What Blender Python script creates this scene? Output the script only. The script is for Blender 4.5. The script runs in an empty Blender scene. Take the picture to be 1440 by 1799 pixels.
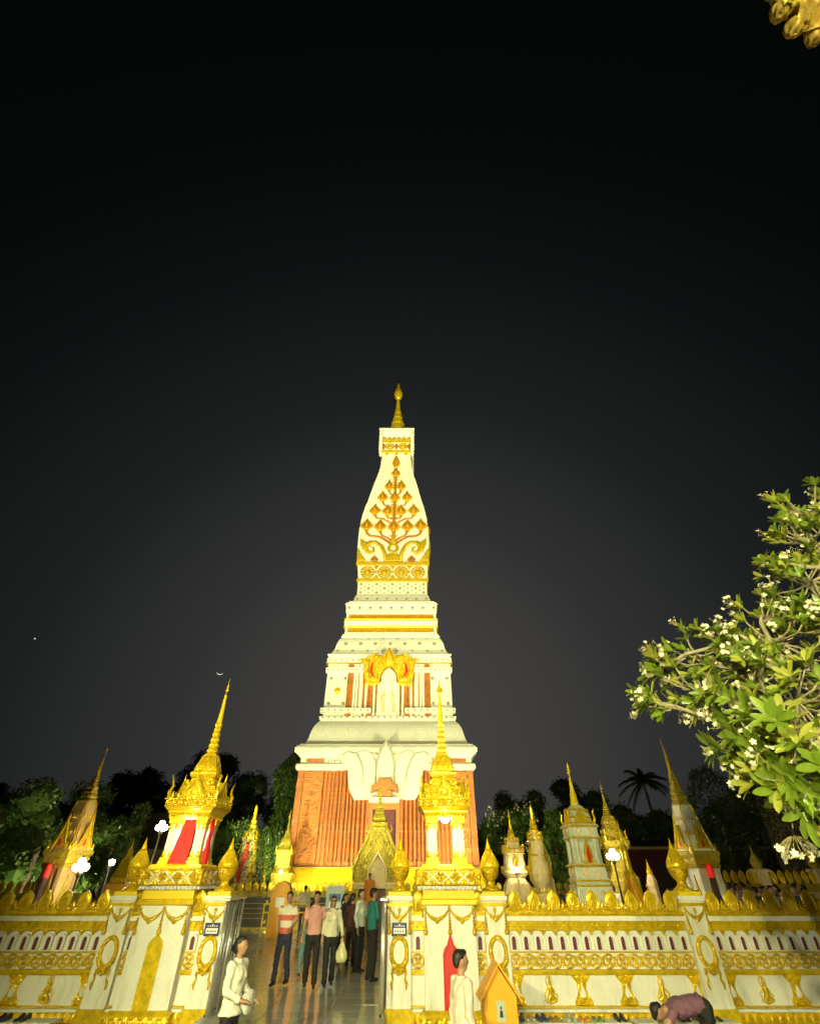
import bpy, math, random
from mathutils import Vector, Matrix, noise
random.seed(7)
R = math.radians
SC = bpy.context.scene
COL = SC.collection

# ------------------------------------------------------------------ camera
cd = bpy.data.cameras.new('camera'); cam = bpy.data.objects.new('camera', cd); COL.objects.link(cam)
cam.location = (0, 0, 2.4); cam.rotation_euler = (R(90 + 38.42), 0, 0)
cd.sensor_fit = 'AUTO'; cd.sensor_width = 36; cd.lens = 810 / 1799 * 36; cd.clip_start = .05; cd.clip_end = 6000
SC.camera = cam
SC.render.resolution_x = 819; SC.render.resolution_y = 1024
SC.view_settings.view_transform = 'Standard'; SC.view_settings.look = 'None'
SC.view_settings.exposure = 0; SC.view_settings.gamma = 1

# ------------------------------------------------------------------ night sky (town glow that thins out towards the zenith)
wd = bpy.data.worlds.new('World'); SC.world = wd; wd.use_nodes = True
nt = wd.node_tree; nt.nodes.clear()
wo = nt.nodes.new('ShaderNodeOutputWorld'); bg = nt.nodes.new('ShaderNodeBackground')
tc = nt.nodes.new('ShaderNodeTexCoord'); dt = nt.nodes.new('ShaderNodeVectorMath'); rp = nt.nodes.new('ShaderNodeValToRGB')
dt.operation = 'DOT_PRODUCT'; dt.inputs[1].default_value = (0, .978, .208)          # lit haze over the temple ground
nt.links.new(tc.outputs['Generated'], dt.inputs[0]); nt.links.new(dt.outputs['Value'], rp.inputs[0])
nt.links.new(rp.outputs[0], bg.inputs[0]); nt.links.new(bg.outputs[0], wo.inputs[0])
SKY = [(0, (.001, .0012, .0012)), (.26, (.0015, .0018, .0018)), (.423, (.0024, .0029, .0030)), (.574, (.0048, .0058, .0060)),
       (.766, (.0125, .0138, .0142)), (.906, (.0300, .0304, .0304)), (1, (.058, .0545, .051))]
el = rp.color_ramp.elements
el[0].position = 0; el[0].color = SKY[0][1] + (1,); el[1].position = 1; el[1].color = SKY[-1][1] + (1,)
for p, c in SKY[1:-1]:
    e = el.new(p); e.color = c + (1,)
bg.inputs[1].default_value = 1.0
SC.render.engine = 'CYCLES'
SC.cycles.use_denoising = True
SC.cycles.sample_clamp_indirect = 6
SC.cycles.max_bounces = 6; SC.cycles.diffuse_bounces = 3; SC.cycles.glossy_bounces = 3

# ------------------------------------------------------------------ mesh helpers
SQ = [(-1, -1), (1, -1), (1, 1), (-1, 1)]
def circ(n): return [(math.cos(2 * math.pi * i / n), math.sin(2 * math.pi * i / n)) for i in range(n)]
C8, C12, C16, C24 = circ(8), circ(12), circ(16), circ(24)
def redent(a=.78, b=.89):
    q = [(1, -a), (1, a), (b, a), (b, b), (a, b), (a, 1)]
    out = []
    for k in range(4):
        c, s = round(math.cos(k * math.pi / 2)), round(math.sin(k * math.pi / 2))
        out += [(c * x - s * y, s * x + c * y) for x, y in q[1:]]
    return out
RD = redent()

class MB:
    def __init__(s): s.v = []; s.f = []; s.mi = []; s.cur = 0
    def add(s, vs, fs):
        o = len(s.v); s.v += vs
        for f in fs: s.f.append([o + i for i in f]); s.mi.append(s.cur)
        return s
    def box(s, x0, x1, y0, y1, z0, z1):
        return s.add([(x0, y0, z0), (x1, y0, z0), (x1, y1, z0), (x0, y1, z0), (x0, y0, z1), (x1, y0, z1), (x1, y1, z1), (x0, y1, z1)],
                     [(3, 2, 1, 0), (4, 5, 6, 7), (0, 1, 5, 4), (1, 2, 6, 5), (2, 3, 7, 6), (3, 0, 4, 7)])
    def bbox(s, x0, x1, y0, y1, z0, z1, b=.01):
        """box with chamfered upright edges and top rim"""
        s.sweep([(1, z0), (1, z1 - b), (1 - b / max(.02, min(x1 - x0, y1 - y0) / 2), z1)], SQ, ((x0 + x1) / 2, (y0 + y1) / 2), ((x1 - x0) / 2, (y1 - y0) / 2)); return s
    def sweep(s, prof, plan=SQ, ctr=(0, 0), sc=(1, 1)):
        n = len(plan); vs = []; fs = []
        for w, z in prof:
            w = max(w, 1e-4)
            vs += [(ctr[0] + x * w * sc[0], ctr[1] + y * w * sc[1], z) for x, y in plan]
        for i in range(len(prof) - 1):
            for j in range(n):
                k = (j + 1) % n
                fs.append((i * n + j, i * n + k, (i + 1) * n + k, (i + 1) * n + j))
        fs.append(tuple(range(n - 1, -1, -1))); fs.append(tuple((len(prof) - 1) * n + j for j in range(n)))
        return s.add(vs, fs)
    def prism(s, pts, y0, y1):
        """outline in x,z (counter-clockwise seen from -y) pushed from y0 (front) to y1 (back)"""
        n = len(pts)
        vs = [(x, y0, z) for x, z in pts] + [(x, y1, z) for x, z in pts]
        fs = [tuple(range(n)), tuple(range(2 * n - 1, n - 1, -1))]
        fs += [(j, n + j, n + (j + 1) % n, (j + 1) % n) for j in range(n)]
        return s.add(vs, fs)
    def pad(s, pts, y0, d, ins=.72, ctr=None):
        """raised cushion: outline at y0, smaller outline at y0-d, closed in front"""
        n = len(pts)
        cx, cz = ctr or (sum(p[0] for p in pts) / n, sum(p[1] for p in pts) / n)
        m = (1 + ins) / 2
        vs = [(x, y0, z) for x, z in pts] + [(cx + (x - cx) * (.35 + .65 * m), y0 - d * .75, cz + (z - cz) * (.35 + .65 * m)) for x, z in pts]
        vs += [(cx + (x - cx) * ins, y0 - d, cz + (z - cz) * ins) for x, z in pts] + [(cx, y0 - d, cz)]
        fs = []
        for j in range(n):
            k = (j + 1) % n
            fs += [(j, k, n + k, n + j), (n + j, n + k, 2 * n + k, 2 * n + j), (2 * n + j, 2 * n + k, 3 * n)]
        return s.add(vs, fs)
    def tube(s, pts, rs, n=8, sy=1):
        pts = [Vector(p) for p in pts]
        if not isinstance(rs, (list, tuple)): rs = [rs] * len(pts)
        vs = []; fs = []; up = None
        for i, p in enumerate(pts):
            t = (pts[min(i + 1, len(pts) - 1)] - pts[max(i - 1, 0)]).normalized()
            if up is None: up = t.orthogonal().normalized()
            up = (up - t * up.dot(t)).normalized(); b = t.cross(up)
            for j in range(n):
                a = 2 * math.pi * j / n
                q = p + (up * math.cos(a) + b * math.sin(a)) * rs[i]
                vs.append((q.x, p.y + (q.y - p.y) * sy, q.z))
        for i in range(len(pts) - 1):
            for j in range(n):
                k = (j + 1) % n; fs.append((i * n + j, i * n + k, (i + 1) * n + k, (i + 1) * n + j))
        fs.append(tuple(range(n - 1, -1, -1))); fs.append(tuple((len(pts) - 1) * n + j for j in range(n)))
        return s.add(vs, fs)
    def cap(s, a, b, ra, rb, n=10):
        """capsule between two points"""
        a = Vector(a); b = Vector(b); t = (b - a)
        t = t.normalized() if t.length > 1e-6 else Vector((0, 0, 1))
        P = []; rr = []
        for q in (1, .7, .3): P.append(a - t * ra * q); rr.append(ra * math.sqrt(max(0, 1 - q * q)) + 1e-4)
        P.append(a); rr.append(ra); P.append(b); rr.append(rb)
        for q in (.3, .7, 1): P.append(b + t * rb * q); rr.append(rb * math.sqrt(max(0, 1 - q * q)) + 1e-4)
        return s.tube(P, rr, n)
    def ell(s, c, r, nu=12, nv=8):
        prof = [(math.sin(math.pi * i / nv), -math.cos(math.pi * i / nv)) for i in range(nv + 1)]
        m = MB(); m.sweep(prof, circ(nu))
        return s.add([(c[0] + x * r[0], c[1] + y * r[1], c[2] + z * r[2]) for x, y, z in m.v], m.f)
    def torus(s, c, rx, rz, t, ty=None, nu=20, nv=6, a0=0, a1=2 * math.pi):
        """ring lying in the x,z plane"""
        ty = ty or t; vs = []; fs = []; full = abs(a1 - a0 - 2 * math.pi) < 1e-6; m = nu if full else nu + 1
        for i in range(m):
            a = a0 + (a1 - a0) * i / nu
            for j in range(nv):
                b = 2 * math.pi * j / nv
                vs.append((c[0] + math.cos(a) * (rx + t * math.cos(b)), c[1] + ty * math.sin(b), c[2] + math.sin(a) * (rz + t * math.cos(b))))
        for i in range(nu):
            k = (i + 1) % m
            for j in range(nv):
                l = (j + 1) % nv; fs.append((i * nv + j, k * nv + j, k * nv + l, i * nv + l))
        return s.add(vs, fs)
    def xf(s, fn): s.v = [fn(*v) for v in s.v]; return s
    def mesh(s, name, mats, smooth=False):
        me = bpy.data.meshes.new(name); me.from_pydata([tuple(v) for v in s.v], [], s.f)
        for m in (mats if isinstance(mats, (list, tuple)) else [mats]): me.materials.append(m)
        if any(s.mi): me.polygons.foreach_set('material_index', s.mi)
        if smooth: me.polygons.foreach_set('use_smooth', [True] * len(me.polygons))
        me.update(); return me
    def build(s, name, mats, parent=None, loc=(0, 0, 0), rot=0, smooth=False):
        return put(name, s.mesh(name, mats, smooth), parent, loc, rot)

def put(name, me, parent=None, loc=(0, 0, 0), rot=0, sc=None):
    o = bpy.data.objects.new(name, me); COL.objects.link(o); o.parent = parent; o.location = loc
    if rot: o.rotation_euler = rot if isinstance(rot, (list, tuple)) else (0, 0, rot)
    if sc: o.scale = sc if isinstance(sc, (list, tuple)) else (sc, sc, sc)
    return o
def thing(name, label, cat, loc=(0, 0, 0), rot=0, group=None):
    o = put(name, None, None, loc, rot); return tag(o, label, cat, group)
def tag(o, label, cat, group=None):
    o['label'] = label; o['category'] = cat
    if group: o['group'] = group
    return o
def struct(o): o['kind'] = 'structure'; return o
def stuff(o): o['kind'] = 'stuff'; return o
def copy_tree(o, parent=None):
    c = o.copy(); COL.objects.link(c); c.parent = parent
    for ch in o.children: copy_tree(ch, c)
    return c
def ogee(w, h, n=7, base=.55, belly=.38):
    """pointed lotus-petal outline, base on z=0, half width w, counter-clockwise from the front"""
    r = []
    for i in range(n + 1):
        t = i / n
        if t < belly: x = base + (1 - base) * math.sin(t / belly * math.pi / 2)
        else:
            q = (t - belly) / (1 - belly); x = (1 - q) ** 1.15 * (1 + .35 * q * (1 - q)) if q < .75 else (1 - q) ** 1.15 * (1.06 - (q - .75) * .9)
        r.append((w * max(x, 0), h * t))
    return r[:-1] + [(0, h)] + [(-x, z) for x, z in reversed(r[:-1])]
def onion(w, h):
    r = [(.55, 0), (.82, .13), (.97, .28), (1.02, .44), (.98, .58), (.84, .71), (.58, .82), (.28, .9), (.1, .95)]
    r = [(w * a, h * b) for a, b in r]; return r + [(0, h)] + [(-a, b) for a, b in reversed(r)]
def mirror(pts): return [(-x, z) for x, z in reversed(pts)]
def shift(pts, dx, dz, s=1): return [(x * s + dx, z * s + dz) for x, z in pts]

# ------------------------------------------------------------------ materials
def mat(name, col, rough=.5, metal=0, var=.12, vs=3, bump=0, bs=30, bt='NOISE', emis=None, col2=None, obj_var=0, spec=.5, coat=0, grime=0, brick=0):
    m = bpy.data.materials.new(name); m.use_nodes = True; n = m.node_tree.nodes; l = m.node_tree.links
    b = n['Principled BSDF']; b.inputs['Roughness'].default_value = rough; b.inputs['Metallic'].default_value = metal
    b.inputs['Specular IOR Level'].default_value = spec; b.inputs['Coat Weight'].default_value = coat
    t = n.new('ShaderNodeTexCoord')
    c1 = tuple(min(1, c * (1 - var)) for c in col); c2 = col2 or tuple(min(1, c * (1 + var)) for c in col)
    nz = n.new('ShaderNodeTexNoise'); nz.inputs['Scale'].default_value = vs; nz.inputs['Detail'].default_value = 6; nz.inputs['Roughness'].default_value = .65
    l.new(t.outputs['Object'], nz.inputs['Vector'])
    mr = n.new('ShaderNodeMapRange'); mr.inputs[1].default_value = .3; mr.inputs[2].default_value = .7; l.new(nz.outputs[0], mr.inputs[0])
    mx = n.new('ShaderNodeMix'); mx.data_type = 'RGBA'; l.new(mr.outputs[0], mx.inputs[0])
    mx.inputs[6].default_value = c1 + (1,); mx.inputs[7].default_value = c2 + (1,)
    out = mx.outputs[2]
    if brick:
        sp = n.new('ShaderNodeSeparateXYZ'); l.new(t.outputs['Object'], sp.inputs[0]); ad = n.new('ShaderNodeMath'); l.new(sp.outputs[0], ad.inputs[0]); l.new(sp.outputs[1], ad.inputs[1])
        cb = n.new('ShaderNodeCombineXYZ'); l.new(ad.outputs[0], cb.inputs[0]); l.new(sp.outputs[2], cb.inputs[1]); k = n.new('ShaderNodeTexBrick'); l.new(cb.outputs[0], k.inputs['Vector'])
        k.inputs['Scale'].default_value = 1; k.inputs['Brick Width'].default_value = .55; k.inputs['Row Height'].default_value = .26; k.inputs['Mortar Size'].default_value = .018
        k.inputs['Color1'].default_value = (.62, .62, .62, 1); k.inputs['Color2'].default_value = (1.25, 1.2, 1.15, 1); k.inputs['Mortar'].default_value = (.45, .42, .4, 1)
        bx = n.new('ShaderNodeMix'); bx.data_type = 'RGBA'; bx.blend_type = 'MULTIPLY'; bx.inputs[0].default_value = brick; l.new(out, bx.inputs[6]); l.new(k.outputs['Color'], bx.inputs[7]); out = bx.outputs[2]
    if grime:
        mp = n.new('ShaderNodeMapping'); mp.inputs['Scale'].default_value = (3.5, 3.5, .7); l.new(t.outputs['Object'], mp.inputs[0])
        gz = n.new('ShaderNodeTexNoise'); gz.inputs['Scale'].default_value = 1.6; gz.inputs['Detail'].default_value = 8; gz.inputs['Roughness'].default_value = .7; l.new(mp.outputs[0], gz.inputs['Vector'])
        gm = n.new('ShaderNodeMapRange'); gm.inputs[1].default_value = .5; gm.inputs[2].default_value = .75; gm.inputs[4].default_value = grime; l.new(gz.outputs[0], gm.inputs[0])
        gx = n.new('ShaderNodeMix'); gx.data_type = 'RGBA'; l.new(gm.outputs[0], gx.inputs[0]); l.new(out, gx.inputs[6]); gx.inputs[7].default_value = (col[0] * .42, col[1] * .38, col[2] * .28, 1); out = gx.outputs[2]
    if obj_var:
        oi = n.new('ShaderNodeObjectInfo'); hs = n.new('ShaderNodeHueSaturation'); ma = n.new('ShaderNodeMapRange')
        ma.inputs[3].default_value = 1 - obj_var; ma.inputs[4].default_value = 1 + obj_var
        l.new(oi.outputs['Random'], ma.inputs[0]); l.new(ma.outputs[0], hs.inputs['Value']); l.new(out, hs.inputs['Color']); out = hs.outputs[0]
    l.new(out, b.inputs['Base Color'])
    if bump:
        bp = n.new('ShaderNodeBump'); bp.inputs['Strength'].default_value = bump; bp.inputs['Distance'].default_value = 1 / bs
        if bt == 'NOISE':
            x = n.new('ShaderNodeTexNoise'); x.inputs['Scale'].default_value = bs; x.inputs['Detail'].default_value = 4; o2 = x.outputs[0]
        else:
            x = n.new('ShaderNodeTexVoronoi'); x.inputs['Scale'].default_value = bs; x.feature = 'SMOOTH_F1'; o2 = x.outputs[0]
        l.new(t.outputs['Object'], x.inputs['Vector']); l.new(o2, bp.inputs['Height']); l.new(bp.outputs[0], b.inputs['Normal'])
    if emis:
        b.inputs['Emission Color'].default_value = emis[0] + (1,); b.inputs['Emission Strength'].default_value = emis[1]
    return m
M = {}
M['plaster'] = mat('white_plaster', (.80, .79, .74), .55, var=.06, vs=1.1, bump=.12, bs=18, grime=.48)
M['stucco'] = mat('stupa_plaster', (.80, .79, .75), .6, var=.06, vs=.35, bump=.1, bs=4, grime=.3)
M['cream'] = mat('cream_stone', (.74, .58, .33), .6, var=.15, vs=4, bump=.3, bs=25)
M['pale'] = mat('pale_blue_stucco', (.58, .61, .50), .6, var=.14, vs=3, bump=.25, bs=20)
M['gold'] = mat('gold_paint', (.80, .54, .014), .28, metal=.34, var=.3, vs=7, bump=.15, bs=40, obj_var=.1, grime=.35)
M['goldr'] = mat('gold_relief', (.76, .50, .016), .28, metal=.34, var=.32, vs=14, bump=.8, bs=26, bt='VOR', obj_var=.1, grime=.3)
M['goldf'] = mat('gold_fine_relief', (.66, .42, .012), .33, metal=.12, var=.3, vs=6, bump=.6, bs=11, bt='VOR')
M['goldo'] = mat('aged_gold', (.42, .33, .03), .42, metal=.15, var=.3, vs=6, bump=.6, bs=12, bt='VOR')
M['goldd'] = mat('brown_gold', (.52, .19, .022), .42, metal=.12, var=.3, vs=2, bump=.5, bs=6, bt='VOR')
M['yellow'] = mat('yellow_paint', (.84, .60, .005), .5, var=.06, vs=2, bump=.05, bs=20)
M['ycloth'] = mat('yellow_cloth', (.86, .52, .004), .75, var=.1, vs=.5, bump=.25, bs=1.5)
M['terra'] = mat('terracotta_brick', (.56, .195, .065), .75, var=.26, vs=1.2, bump=.35, bs=7, obj_var=.1, brick=.38)
M['terrar'] = mat('carved_brick', (.60, .23, .07), .8, var=.25, vs=2.5, bump=.5, bs=9, brick=.35)
M['stud'] = mat('stud_bronze', (.30, .27, .17), .45, metal=.2)
M['purple'] = mat('dark_maroon_recess', (.12, .02, .04), .5, var=.4, vs=8)
M['red'] = mat('red_cloth', (.78, .03, .03), .7, var=.15, vs=3, bump=.3, bs=6)
M['redp'] = mat('red_paint', (.62, .02, .015), .4, var=.1)
M['steel'] = mat('stainless_steel', (.86, .85, .82), .3, metal=.8, var=.1, vs=10)
M['dark'] = mat('black_iron', (.02, .02, .018), .45, var=.2)
M['orange'] = mat('orange_paint', (.82, .39, .010), .5, var=.08, vs=3, bump=.06)
M['blue'] = mat('blue_enamel', (.02, .02, .16), .35)
M['white'] = mat('white_enamel', (.8, .8, .8), .4, var=.03)
M['lblue'] = mat('pale_blue_board', (.46, .58, .60), .5)
M['skin'] = mat('skin', (.40, .22, .13), .55, var=.08, vs=6)
M['hair'] = mat('black_hair', (.012, .010, .009), .5, var=.3, vs=40, bump=.5, bs=90)
M['hallred'] = mat('dark_red_wall', (.10, .018, .013), .7, var=.25, vs=.4)
M['fascia'] = mat('ochre_fascia', (.45, .32, .12), .6)
M['roofd'] = mat('dark_roof_tiles', (.05, .04, .035), .7, var=.3)
M['bark'] = mat('bark', (.16, .12, .08), .8, var=.3, vs=8, bump=.6, bs=20)
M['pbark'] = mat('plumeria_bark', (.33, .28, .17), .65, var=.25, vs=12, bump=.4, bs=40)
def lampmat(name, c, s): return mat(name, (.8, .8, .8), .5, var=0, emis=(c, s))
M['lamp'] = lampmat('lit_lamp_glass', (1, .84, .5), 180)
M['lampw'] = lampmat('lit_white_lamp_glass', (1, .95, .82), 25)
M['lens'] = lampmat('lit_floodlight_lens', (1, .93, .62), 12)
def leafmat(name, col, var=.35, tr=.25, rough=.4):
    m = mat(name, col, rough, var=var, vs=1.5, obj_var=.18); n = m.node_tree.nodes; l = m.node_tree.links
    b = n['Principled BSDF']; o = n['Material Output']; t = n.new('ShaderNodeBsdfTranslucent'); a = n.new('ShaderNodeMixShader')
    a.inputs[0].default_value = tr; t.inputs[0].default_value = (min(1, col[0] * 1.5), min(1, col[1] * 1.4), col[2] * .8, 1)
    l.new(b.outputs[0], a.inputs[1]); l.new(t.outputs[0], a.inputs[2]); l.new(a.outputs[0], o.inputs[0]); return m
M['leaf'] = leafmat('dark_foliage', (.045, .075, .02))
M['leafg'] = leafmat('green_foliage', (.085, .16, .025))
M['leafp'] = leafmat('plumeria_leaf', (.23, .33, .035), rough=.32, tr=.3)
M['leafy'] = leafmat('young_plumeria_leaf', (.46, .48, .08), rough=.38, tr=.3)
M['petal'] = mat('plumeria_petal', (.86, .83, .60), .5, var=.05, vs=20)
M['stalk'] = mat('flower_stalk', (.42, .36, .16), .6, var=.15)

# granite floor: large polished tiles
def granite():
    m = mat('polished_granite', (.46, .47, .45), .2, var=.18, vs=30, spec=.6); n = m.node_tree.nodes; l = m.node_tree.links; b = n['Principled BSDF']
    t = n.new('ShaderNodeTexCoord'); k = n.new('ShaderNodeTexBrick'); k.inputs['Scale'].default_value = 1
    k.offset = 0; k.inputs['Brick Width'].default_value = .6; k.inputs['Row Height'].default_value = .6; k.inputs['Mortar Size'].default_value = .006
    k.inputs['Color1'].default_value = (.66, .67, .64, 1); k.inputs['Color2'].default_value = (.8, .8, .77, 1); k.inputs['Mortar'].default_value = (.4, .4, .38, 1)
    l.new(t.outputs['Object'], k.inputs['Vector'])
    old = b.inputs['Base Color'].links[0].from_socket
    mx = n.new('ShaderNodeMix'); mx.data_type = 'RGBA'; mx.blend_type = 'MULTIPLY'; mx.inputs[0].default_value = .5
    l.new(k.outputs['Color'], mx.inputs[6]); l.new(old, mx.inputs[7]); l.new(mx.outputs[2], b.inputs['Base Color'])
    mm = n.new('ShaderNodeMath'); mm.operation = 'MULTIPLY_ADD'; mm.inputs[1].default_value = .35; mm.inputs[2].default_value = .13
    l.new(k.outputs['Fac'], mm.inputs[0]); l.new(mm.outputs[0], b.inputs['Roughness'])
    nz = n.new('ShaderNodeTexNoise'); nz.inputs['Scale'].default_value = 2.2; nz.inputs['Detail'].default_value = 3
    l.new(t.outputs['Object'], nz.inputs['Vector'])
    bp = n.new('ShaderNodeBump'); bp.inputs['Strength'].default_value = .05; bp.inputs['Distance'].default_value = .05
    l.new(nz.outputs[0], bp.inputs['Height']); l.new(bp.outputs[0], b.inputs['Normal'])
    return m
M['granite'] = granite()
M['paving'] = mat('concrete_paving', (.28, .27, .25), .8, var=.2, vs=1, bump=.3, bs=15)
M['soil'] = mat('dark_lawn', (.05, .06, .025), .9, var=.3, vs=.5)

# ------------------------------------------------------------------ floodlights
WARM = (1, .965, .42)
def floodlight(label, loc, target, power, angle=70, col=WARM, size=.35, blend=.3, pole=0, w=.5):
    """flood fixture on a short bracket (or a pole): housing, lens, yoke, and its spot lamp"""
    d = (Vector(target) - Vector(loc)).normalized()
    t = thing('floodlight', label, 'floodlight', (loc[0], loc[1], loc[2]), 0, 'floodlights lighting the temple')
    q = d.to_track_quat('-Z', 'Y').to_euler()
    h = MB(); h.sweep([(.6, .16), (1, .1), (1, -.02), (1.06, -.02), (1.06, -.05)], SQ, sc=(w / 2, w * .36)); o = h.build('housing', M['dark'], t); o.rotation_euler = q
    g = MB(); g.box(-w * .46, w * .46, -w * .32, w * .32, -.056, -.052); o = g.build('lens', M['lens'], t); o.rotation_euler = q
    y = MB(); y.tube([(-w * .56, 0, 0), (-w * .56, 0, -.3), (w * .56, 0, -.3), (w * .56, 0, 0)], .018, 6)
    if pole: y.tube([(0, 0, -.3), (0, 0, -loc[2])], .05, 8)
    else: y.tube([(0, 0, -.3), (0, 0, -min(.6, loc[2]))], .025, 6)
    y.build('bracket', M['dark'], t)
    ld = bpy.data.lights.new('flood_lamp', 'SPOT'); ld.energy = power; ld.color = col; ld.spot_size = R(angle); ld.spot_blend = blend; ld.shadow_soft_size = size
    lo = bpy.data.objects.new('flood_lamp', ld); COL.objects.link(lo); lo.parent = t; lo.rotation_euler = q; lo.location = d * .25
    return t
AX, AY = -1.7, 42.5           # axis of the great stupa
GX = -2.16                    # axis of the gate
# stupa floods on the terrace behind the boundary wall
floodlight('black floodlight on the terrace left of the gate, aimed up at the stupa', (-9.5, 25, 1.9), (AX, 37, 14), 7500, 86)
floodlight('black floodlight on the terrace right of the gate, aimed up at the stupa', (7.2, 25, 1.9), (AX, 37, 14), 7500, 86)
for x_, wh_ in ((-19, 'left'), (16.5, 'right')):
    floodlight('big floodlight on a tall mast off to the %s, aimed at the tower top' % wh_, (x_, 8, 8), (AX, 40, 57), 115000, 50, blend=1, pole=1)
    floodlight('big floodlight low on a mast off to the %s, aimed at mid tower' % wh_, (x_, 8.6, 6.5), (AX, 40, 25), 43000, 46, blend=1, pole=1)
floodlight('low floodlight at the foot of the stupa beside the yellow cloth', (-6.6, 32.3, .7), (-5, 36.5, 4), 900, 150)
floodlight('low floodlight at the foot of the stupa on its right side', (3.0, 32.3, .7), (2, 36.5, 4), 900, 150)
# street-side floods on poles behind the camera
floodlight('floodlight on a tall pole left of the camera, lighting the boundary wall', (-6.5, -3, 6.0), (-1.5, 13, 1.6), 6100, 54, (1, .95, .42), .12, .6, pole=1)
floodlight('floodlight on a pole just left of the camera, lighting the right wall', (-1.8, -4.0, 5.0), (5.5, 13, 1.6), 6500, 75, (1, .95, .42), .12, pole=1)
floodlight('floodlight on a pole right of the camera, lighting the frangipani', (1.2, -4.5, 5.0), (4.2, 5.3, 4.8), 3000, 88, (1, .95, .58), .12, pole=1)
floodlight('narrow floodlight on a pole aimed at the left gate pavilion', (-3.2, -3, 5.2), (GX - 2.98, 13.2, 5.2), 7400, 21, (1, .95, .42), .1, pole=1)
floodlight('narrow floodlight on a pole aimed at the right gate pavilion', (-.8, -3.5, 5.4), (GX + 2.98, 13.2, 5.2), 7400, 21, (1, .95, .42), .1, pole=1)
floodlight('small added uplight, out of sight, brightening the bushy tree at the left edge', (-14.2, 24.7, .8), (-16.8, 26.5, 3.6), 700, 110, (1, .93, .6), .1)  # no known lamp here; added to brighten the bushy tree
floodlight('added uplight, out of sight, brightening the weeping evergreen column', (-12.6, 45, .8), (-11.6, 50, 7), 3600, 70, (1, .95, .6), .1)  # invented uplight, put in so the weeping column shows green

# ------------------------------------------------------------------ ground
g = MB(); g.add([(-400, -200, 0), (400, -200, 0), (400, 600, 0), (-400, 600, 0)], [(0, 1, 2, 3)]); struct(g.build('ground', M['soil']))
g = MB(); g.add([(-30, -12, .006), (30, -12, .006), (30, 14, .006), (-30, 14, .006)], [(0, 1, 2, 3)]); struct(g.build('pavement', M['paving']))
g = MB(); g.box(-34, 34, 13.02, 62, .02, .37); g.box(GX - 1.7, GX + 1.7, 11.75, 13.02, .02, .37); struct(g.build('terrace', M['granite']))
g = MB(); g.box(GX - 1.85, GX + 1.85, 11.4, 11.75, .01, .18); struct(g.build('step', M['granite']))
terr = bpy.data.objects['terrace']
GT = mat('granite_tile', (.43, .43, .41), .14, var=.14, vs=24, spec=.6, obj_var=.1, bump=.015, bs=3)
TILE = MB().bbox(-.2965, .2965, -.2965, .2965, .3702, .378, .003).mesh('floor_tile', GT)
for j in range(19):
    for i in range(-7, 5):
        x_ = GX + (i + .5) * .6; y_ = 12.07 + j * .6
        if y_ < 13.4 and abs(x_ - GX) > 1.4: continue
        put('floor_tile', TILE, terr, (x_, y_, 0))

# ------------------------------------------------------------------ the great stupa
ST = thing('stupa', 'towering white and gold stupa on a terracotta brick base, floodlit', 'stupa', (AX, AY, 0))
PROF = [(2.96, 6.07), (8.25, 6.07), (11.9, 5.19), (13, 5.05), (16, 5.05), (19.2, 4.06), (21.2, 4.0), (22.8, 3.5), (23.6, 3.31), (24.83, 3.32), (26.89, 3.48),
        (28.75, 3.65), (31.17, 3.59), (33.4, 3.37), (35.49, 2.98), (38.68, 2.39), (40.92, 1.96), (42.52, 1.8), (44, 1.69), (48, 1.9)]
def sw(z):
    if z <= PROF[0][0]: return PROF[0][1]
    for a, b in zip(PROF, PROF[1:]):
        if z <= b[0]:
            t = (z - a[0]) / (b[0] - a[0]); return a[1] + (b[1] - a[1]) * t
    return PROF[-1][1]
def onface(mb, off=0):            # lay a flat ornament on the curved front of the stupa
    return mb.xf(lambda x, y, z: (x, y - sw(z) - off, z))
# yellow cloth round the plinth, hung in soft folds
g = MB(); n = 90; W = 6.35; vs = []; fs = []
ring = []
for s_ in range(4):
    for i in range(n // 4 * 2):
        u = -1 + 2 * i / (n // 4 * 2)
        ring.append({0: (u, -1), 1: (1, u), 2: (-u, 1), 3: (-1, -u)}[s_])
k = len(ring)
for zi, z in enumerate((.37, 1.2, 2.2, 2.84, 2.9)):
    for i, (x, y) in enumerate(ring):
        f = 1 + (.012 * math.sin(i * .9 + zi * .6) + .008 * noise.noise((i * .35, zi * .5, 2))) * (1 if zi < 4 else .1)
        w = W * f if zi < 4 else 6.2; vs.append((x * w, y * w, z))
fs = [(a * k + j, a * k + (j + 1) % k, (a + 1) * k + (j + 1) % k, (a + 1) * k + j) for a in range(4) for j in range(k)] + [tuple(4 * k + j for j in range(k))]
g.add(vs, fs); g.build('plinth_cloth', M['ycloth'], ST, smooth=True)
g = MB(); g.sweep([(6.3, 2.86), (6.3, 2.92), (6.2, 2.97)]); g.build('plinth_edge', M['fascia'], ST)
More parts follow.
